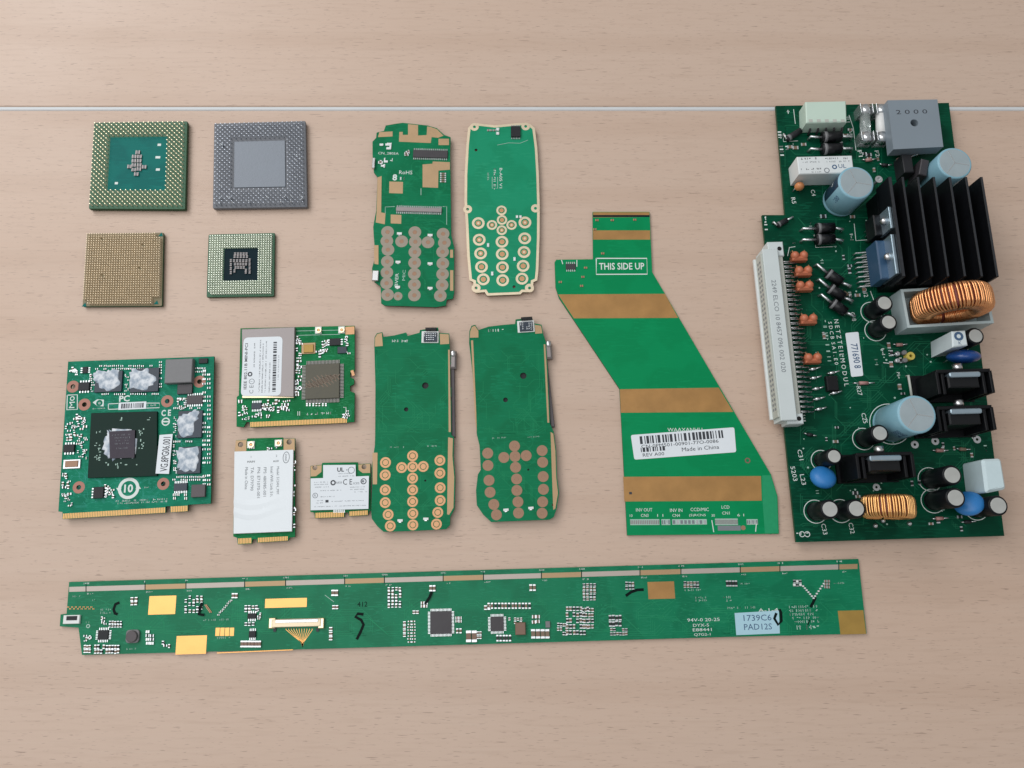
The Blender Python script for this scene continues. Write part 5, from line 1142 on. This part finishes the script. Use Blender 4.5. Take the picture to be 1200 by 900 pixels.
for u, v in ((1052, 414.5), (1052, 422.5), (1060, 413), (1061, 422)):
    X, Y = P(u, v, ZB + 2); mb = MB(); mb.cyl(X, Y, 1.2, ZB, ZB + 2.4, 'tin' if u < 1056 else 'ferrite', 12, .3); T.put(mb, 'test_pin')
X, Y = P(1067.5, 417, ZB + 3.5); mb = MB(); mb.ring(X, Y, .8, 2.0, ZB, ZB + 3.5, 'led_yellow', 18); T.put(mb, 'yellow_bead')
A_, B_ = P(1064.5, 440, ZB + 2), P(1068.5, 464, ZB + 2); mb = MB(); mb.tube([(*A_, ZB), (*A_, ZB + 2), (*B_, ZB + 2), (*B_, ZB)], .6, 'din_cream', 8); T.put(mb, 'wire_jumper')
X, Y = P(1059, 199, ZB + 6); mb = MB(); mb.box(X + 1, Y + 2, 5, 10, ZB + .2, ZB + 9, 'chip', ROT, .4); T.put(mb, 'transistor', 'small black transistor beside the heatsink')
X, Y = P(1082, 197, ZB + 11); mb = MB(); mb.box(X, Y, 4, 9, ZB + .2, ZB + 12, 'chip_grey', ROT - .3, .4); T.put(mb, 'transistor', 'grey tabbed transistor by the blue capacitor')
X, Y = P(1030, 210, ZB + 9); mb = MB(); mb.ring(X, Y, .9, 1.9, ZB + 8.4, ZB + 9, 'tin', 16); mb.cyl(X, Y, .8, ZB, ZB + 8.6, 'tin', 10); T.put(mb, 'eyelet_post')

# long right-angle connector
top = [P(u, v, ZB + 10.5) for u, v in ((893.5, 293), (919, 291), (942.5, 492), (917.5, 495.5))]
ang = math.atan2(top[2][1] - top[1][1], top[2][0] - top[1][0]); e = Vector((math.cos(ang), math.sin(ang))); nrm = Vector((e.y, -e.x)); nrm = nrm if nrm.x < 0 else -nrm   # nrm points to the mating side
A0 = Vector(top[1]); Ln = (Vector(top[2]) - A0).length; Wd = (Vector(top[0]) - A0).dot(nrm)
def cq(s0, s1, w0, w1): return [tuple(A0 + e * s + nrm * w_) for s, w_ in ((s0, w0), (s1, w0), (s1, w1), (s0, w1))]
mb = MB(); mb.prism(cq(0, Ln, 3.2, Wd), ZB + .2, ZB + 10.5, 'din_white', .3); cn = T.put(mb, 'edge_connector', 'long pale multi-pin connector overhanging the board edge')
put(MB().prism(cq(2, Ln - 3, 0, 3.25), ZB + .2, ZB + 7.5, 'din_cream', .3), 'pin_guard', cn)
for s0, s1 in ((-4.5, 3.0), (Ln - 3.5, Ln + 1.5)):
    cxy = A0 + e * ((s0 + s1) / 2) + nrm * 4.2
    mb = MB(); mb.prism(cq(s0, s1, -.5, 7.2), ZB + .1, ZB + 8.5, 'din_white', .4, ); fo = put(mb, 'end_flange', cn)
    x, y = A0 + e * ((s0 + s1) / 2) + nrm * 1.6; mb = MB(); mb.cyl(x, y, 1.1, ZB + 8.4, ZB + 8.56, 'hole', 14); put(mb, 'screw_hole', fo)
mb = MB(); mb.prism(cq(2, Ln - 2, Wd + .05, Wd + 1.9), ZB + .2, ZB + 2.0, 'relay_white', .2); put(mb, 'lower_lip', cn)
mb = MB(); mb.prism(cq(2, Ln - 2, Wd + .02, Wd + .9), ZB + 1.9, ZB + 9.4, 'din_cream', .1); fc_ = put(mb, 'mating_face', cn)
mb = MB()
for k in range(32):
    for zz in (3.8, 6.6):
        s = 6 + (Ln - 12) * k / 31; p_ = A0 + e * s + nrm * (Wd + .92); mb.box(p_.x, p_.y, 1.1, .1, ZB + zz, ZB + zz + 1.5, 'ink_grey', ang)
put(mb, 'contact_slot', fc_, kind='stuff')
mb = MB(); p_ = A0 + e * (Ln * .46) + nrm * (Wd * .52 + 1.4); mb.text('2249 ELCO 10 8457 096 002 020', p_.x, p_.y, 2.2, ZB + 10.55, 'ink_grey', ang, Ln * .54); put(mb, 'lettering', cn)
mb = MB()
for k in range(32):
    s = 5 + (Ln - 10) * k / 31
    for w_, z_ in ((-4.4, 5.5), (-8.0, 3.2)):
        p0, p1 = A0 + e * s + nrm * .2, A0 + e * s + nrm * w_; mb.tube([(p0.x, p0.y, ZB + z_), (p1.x, p1.y, ZB + z_), (p1.x - .3, p1.y, ZB)], .33, 'steel', 5)
put(mb, 'pin_row', cn, kind='stuff')

av = [(x, y, 6) for x, y, r in holes]
T.routes(935, 255, 1118, 400, 50, 'trace_power', 22, .3, 50, av); T.routes(938, 400, 1138, 615, 80, 'trace_power', 22, .3, 0, av); T.routes(920, 132, 1098, 245, 40, 'trace_power', 20, .3, 40)
mb = MB()
for x0, y0, x1, y1, n_ in ((925, 150, 945, 178, 7), (985, 132, 998, 178, 8), (1004, 178, 1042, 200, 10), (1000, 335, 1016, 348, 5), (1036, 404, 1062, 430, 9), (960, 250, 1000, 262, 6), (985, 300, 996, 330, 6), (1046, 445, 1062, 468, 5), (940, 500, 1000, 522, 7), (1085, 520, 1150, 534, 8), (1085, 600, 1160, 620, 8), (1060, 540, 1084, 572, 6), (985, 570, 1010, 582, 4), (958, 386, 966, 410, 4), (926, 205, 960, 245, 6)):
    T.clutter(mb, x0, y0, x1, y1, n_ // 2, 5.5, ('smd_black', 'smd_tan', 'smd_brown', 'smd_black'))
T.put(mb, 'surface_mount_part', kind='stuff')
for x, y, dx, dy in ((1010, 188, 16, -1), (1030, 193, 14, 1), (985, 340, 12, 8), (1046, 404, 16, 0), (1092, 528, 18, 0), (1120, 526, 16, 1), (942, 508, 14, 3), (1092, 608, 18, -1), (1126, 612, 16, -1)):
    axial((x, y), (x + dx * .28, y + dy * .28), (x + dx * .72, y + dy * .72), (x + dx, y + dy), .85, 1.2, rng.choice(('resistor_pink', 'smd_tan', 'chip')), name='resistor', band=False, lr=.3)
# sticker and print
q = in_crop(870, 360, 5.625, [(678, 170), (765, 162), (797, 452), (718, 460)]); mb = MB(); mb.prism(round_poly(T.poly(q, .15), .8, 3), ZB, ZB + .15, 'label'); l_ = T.put(mb, 'sticker', 'narrow white number sticker')
A_, B_ = P(998, 389, ZB), P(1006.5, 441, ZB); an = math.atan2(B_[1] - A_[1], B_[0] - A_[0]); X, Y = P(1003, 417, ZB + .2)
put(MB().text('771690 8', X, Y, 3.4, ZB + .2, 'ink_blue', an, 12.5, .012), 'lettering', l_)
def sil(t, u, v, h, rot=0, w=None, bold=0.0, mat='silk'):
    X, Y = P(u, v, ZB + .06); silk.text(t, X, Y, h, ZB + .06, mat, an if rot == 'v' else ROT + math.radians(rot), w, bold)
sil('N E T Z T E I L M O D U L', 986, 413, 2.2, 'v', 34); sil('S D C B  S A 1 . E 0', 976.5, 402, 1.8, 'v', 22); T.ticks(silk, 966, 374, 972, 424, 'silk_dim', vert=True)
T.ticks(silk, 912, 153, 918, 184, vert=True); T.ticks(silk, 922, 128, 928, 134); T.ticks(silk, 895, 253, 900, 276, vert=True); pass
T.ticks(silk, 933, 622, 947, 628); pass
for u, v in ((996, 345), (990, 365), (1035, 412), (1043, 414), (1053, 440), (1027, 425), (963, 305), (950, 265), (979, 292), (998, 278), (930, 285), (937, 485), (942, 490), (922, 172), (930, 172), (994, 140), (997, 155), (1140, 513), (1155, 525), (1100, 553), (1103, 595), (1056, 470), (958, 578)): T.ticks(silk, u - 2.5, v - 4.5, u + 2.5, v + 4.5, rng.choice(('silk', 'silk_dim')), vert=True)
for pts in ([(918, 156), (918, 166), (935, 165)], [(995, 135), (1000, 150), (1003, 176), (1010, 176)], [(954, 275), (956, 290), (976, 289)], [(1001, 262), (1003, 282), (1016, 281)], [(930, 128), (932, 145)], [(923, 300), (925, 290), (932, 289)], [(1020, 341), (1024, 352)], [(1035, 425), (1045, 426)]): T.line(silk, pts, .3, 'silk', .06)
for t_, u, v, w in (('C31', 938, 533, 5), ('L23', 941, 562, 5), ('5203', 930.5, 555, 7), ('C25', 1013, 490, 5), ('C33', 966, 620, 5), ('C32', 998, 619, 5), ('R27', 1007, 458, 4.5), ('D12', 1014, 343, 4.5), ('C18', 1000, 371, 4.5), ('F1', 1008, 180, 3.5), ('F2', 1028, 180, 3.5), ('C4', 953, 226, 3.5), ('R5', 930, 235, 3.5)): sil(t_, u, v, 2.1, -84, w)
T.ring(silk, 940, 626, 2.6, 3.4, .05, 'silk', 16); T.ring(silk, 946, 626, 2.6, 3.4, .05, 'silk', 16)
T.put(silk, 'lettering', kind='stuff')
mb = MB()
for _ in range(70): X, Y = T.p(rng.uniform(938, 1128), rng.uniform(255, 615), .08); mb.cyl(X, Y, rng.uniform(.25, .5), ZB, ZB + .12, 'silk_dim', 8)
T.put(mb, 'solder_dot', kind='stuff')
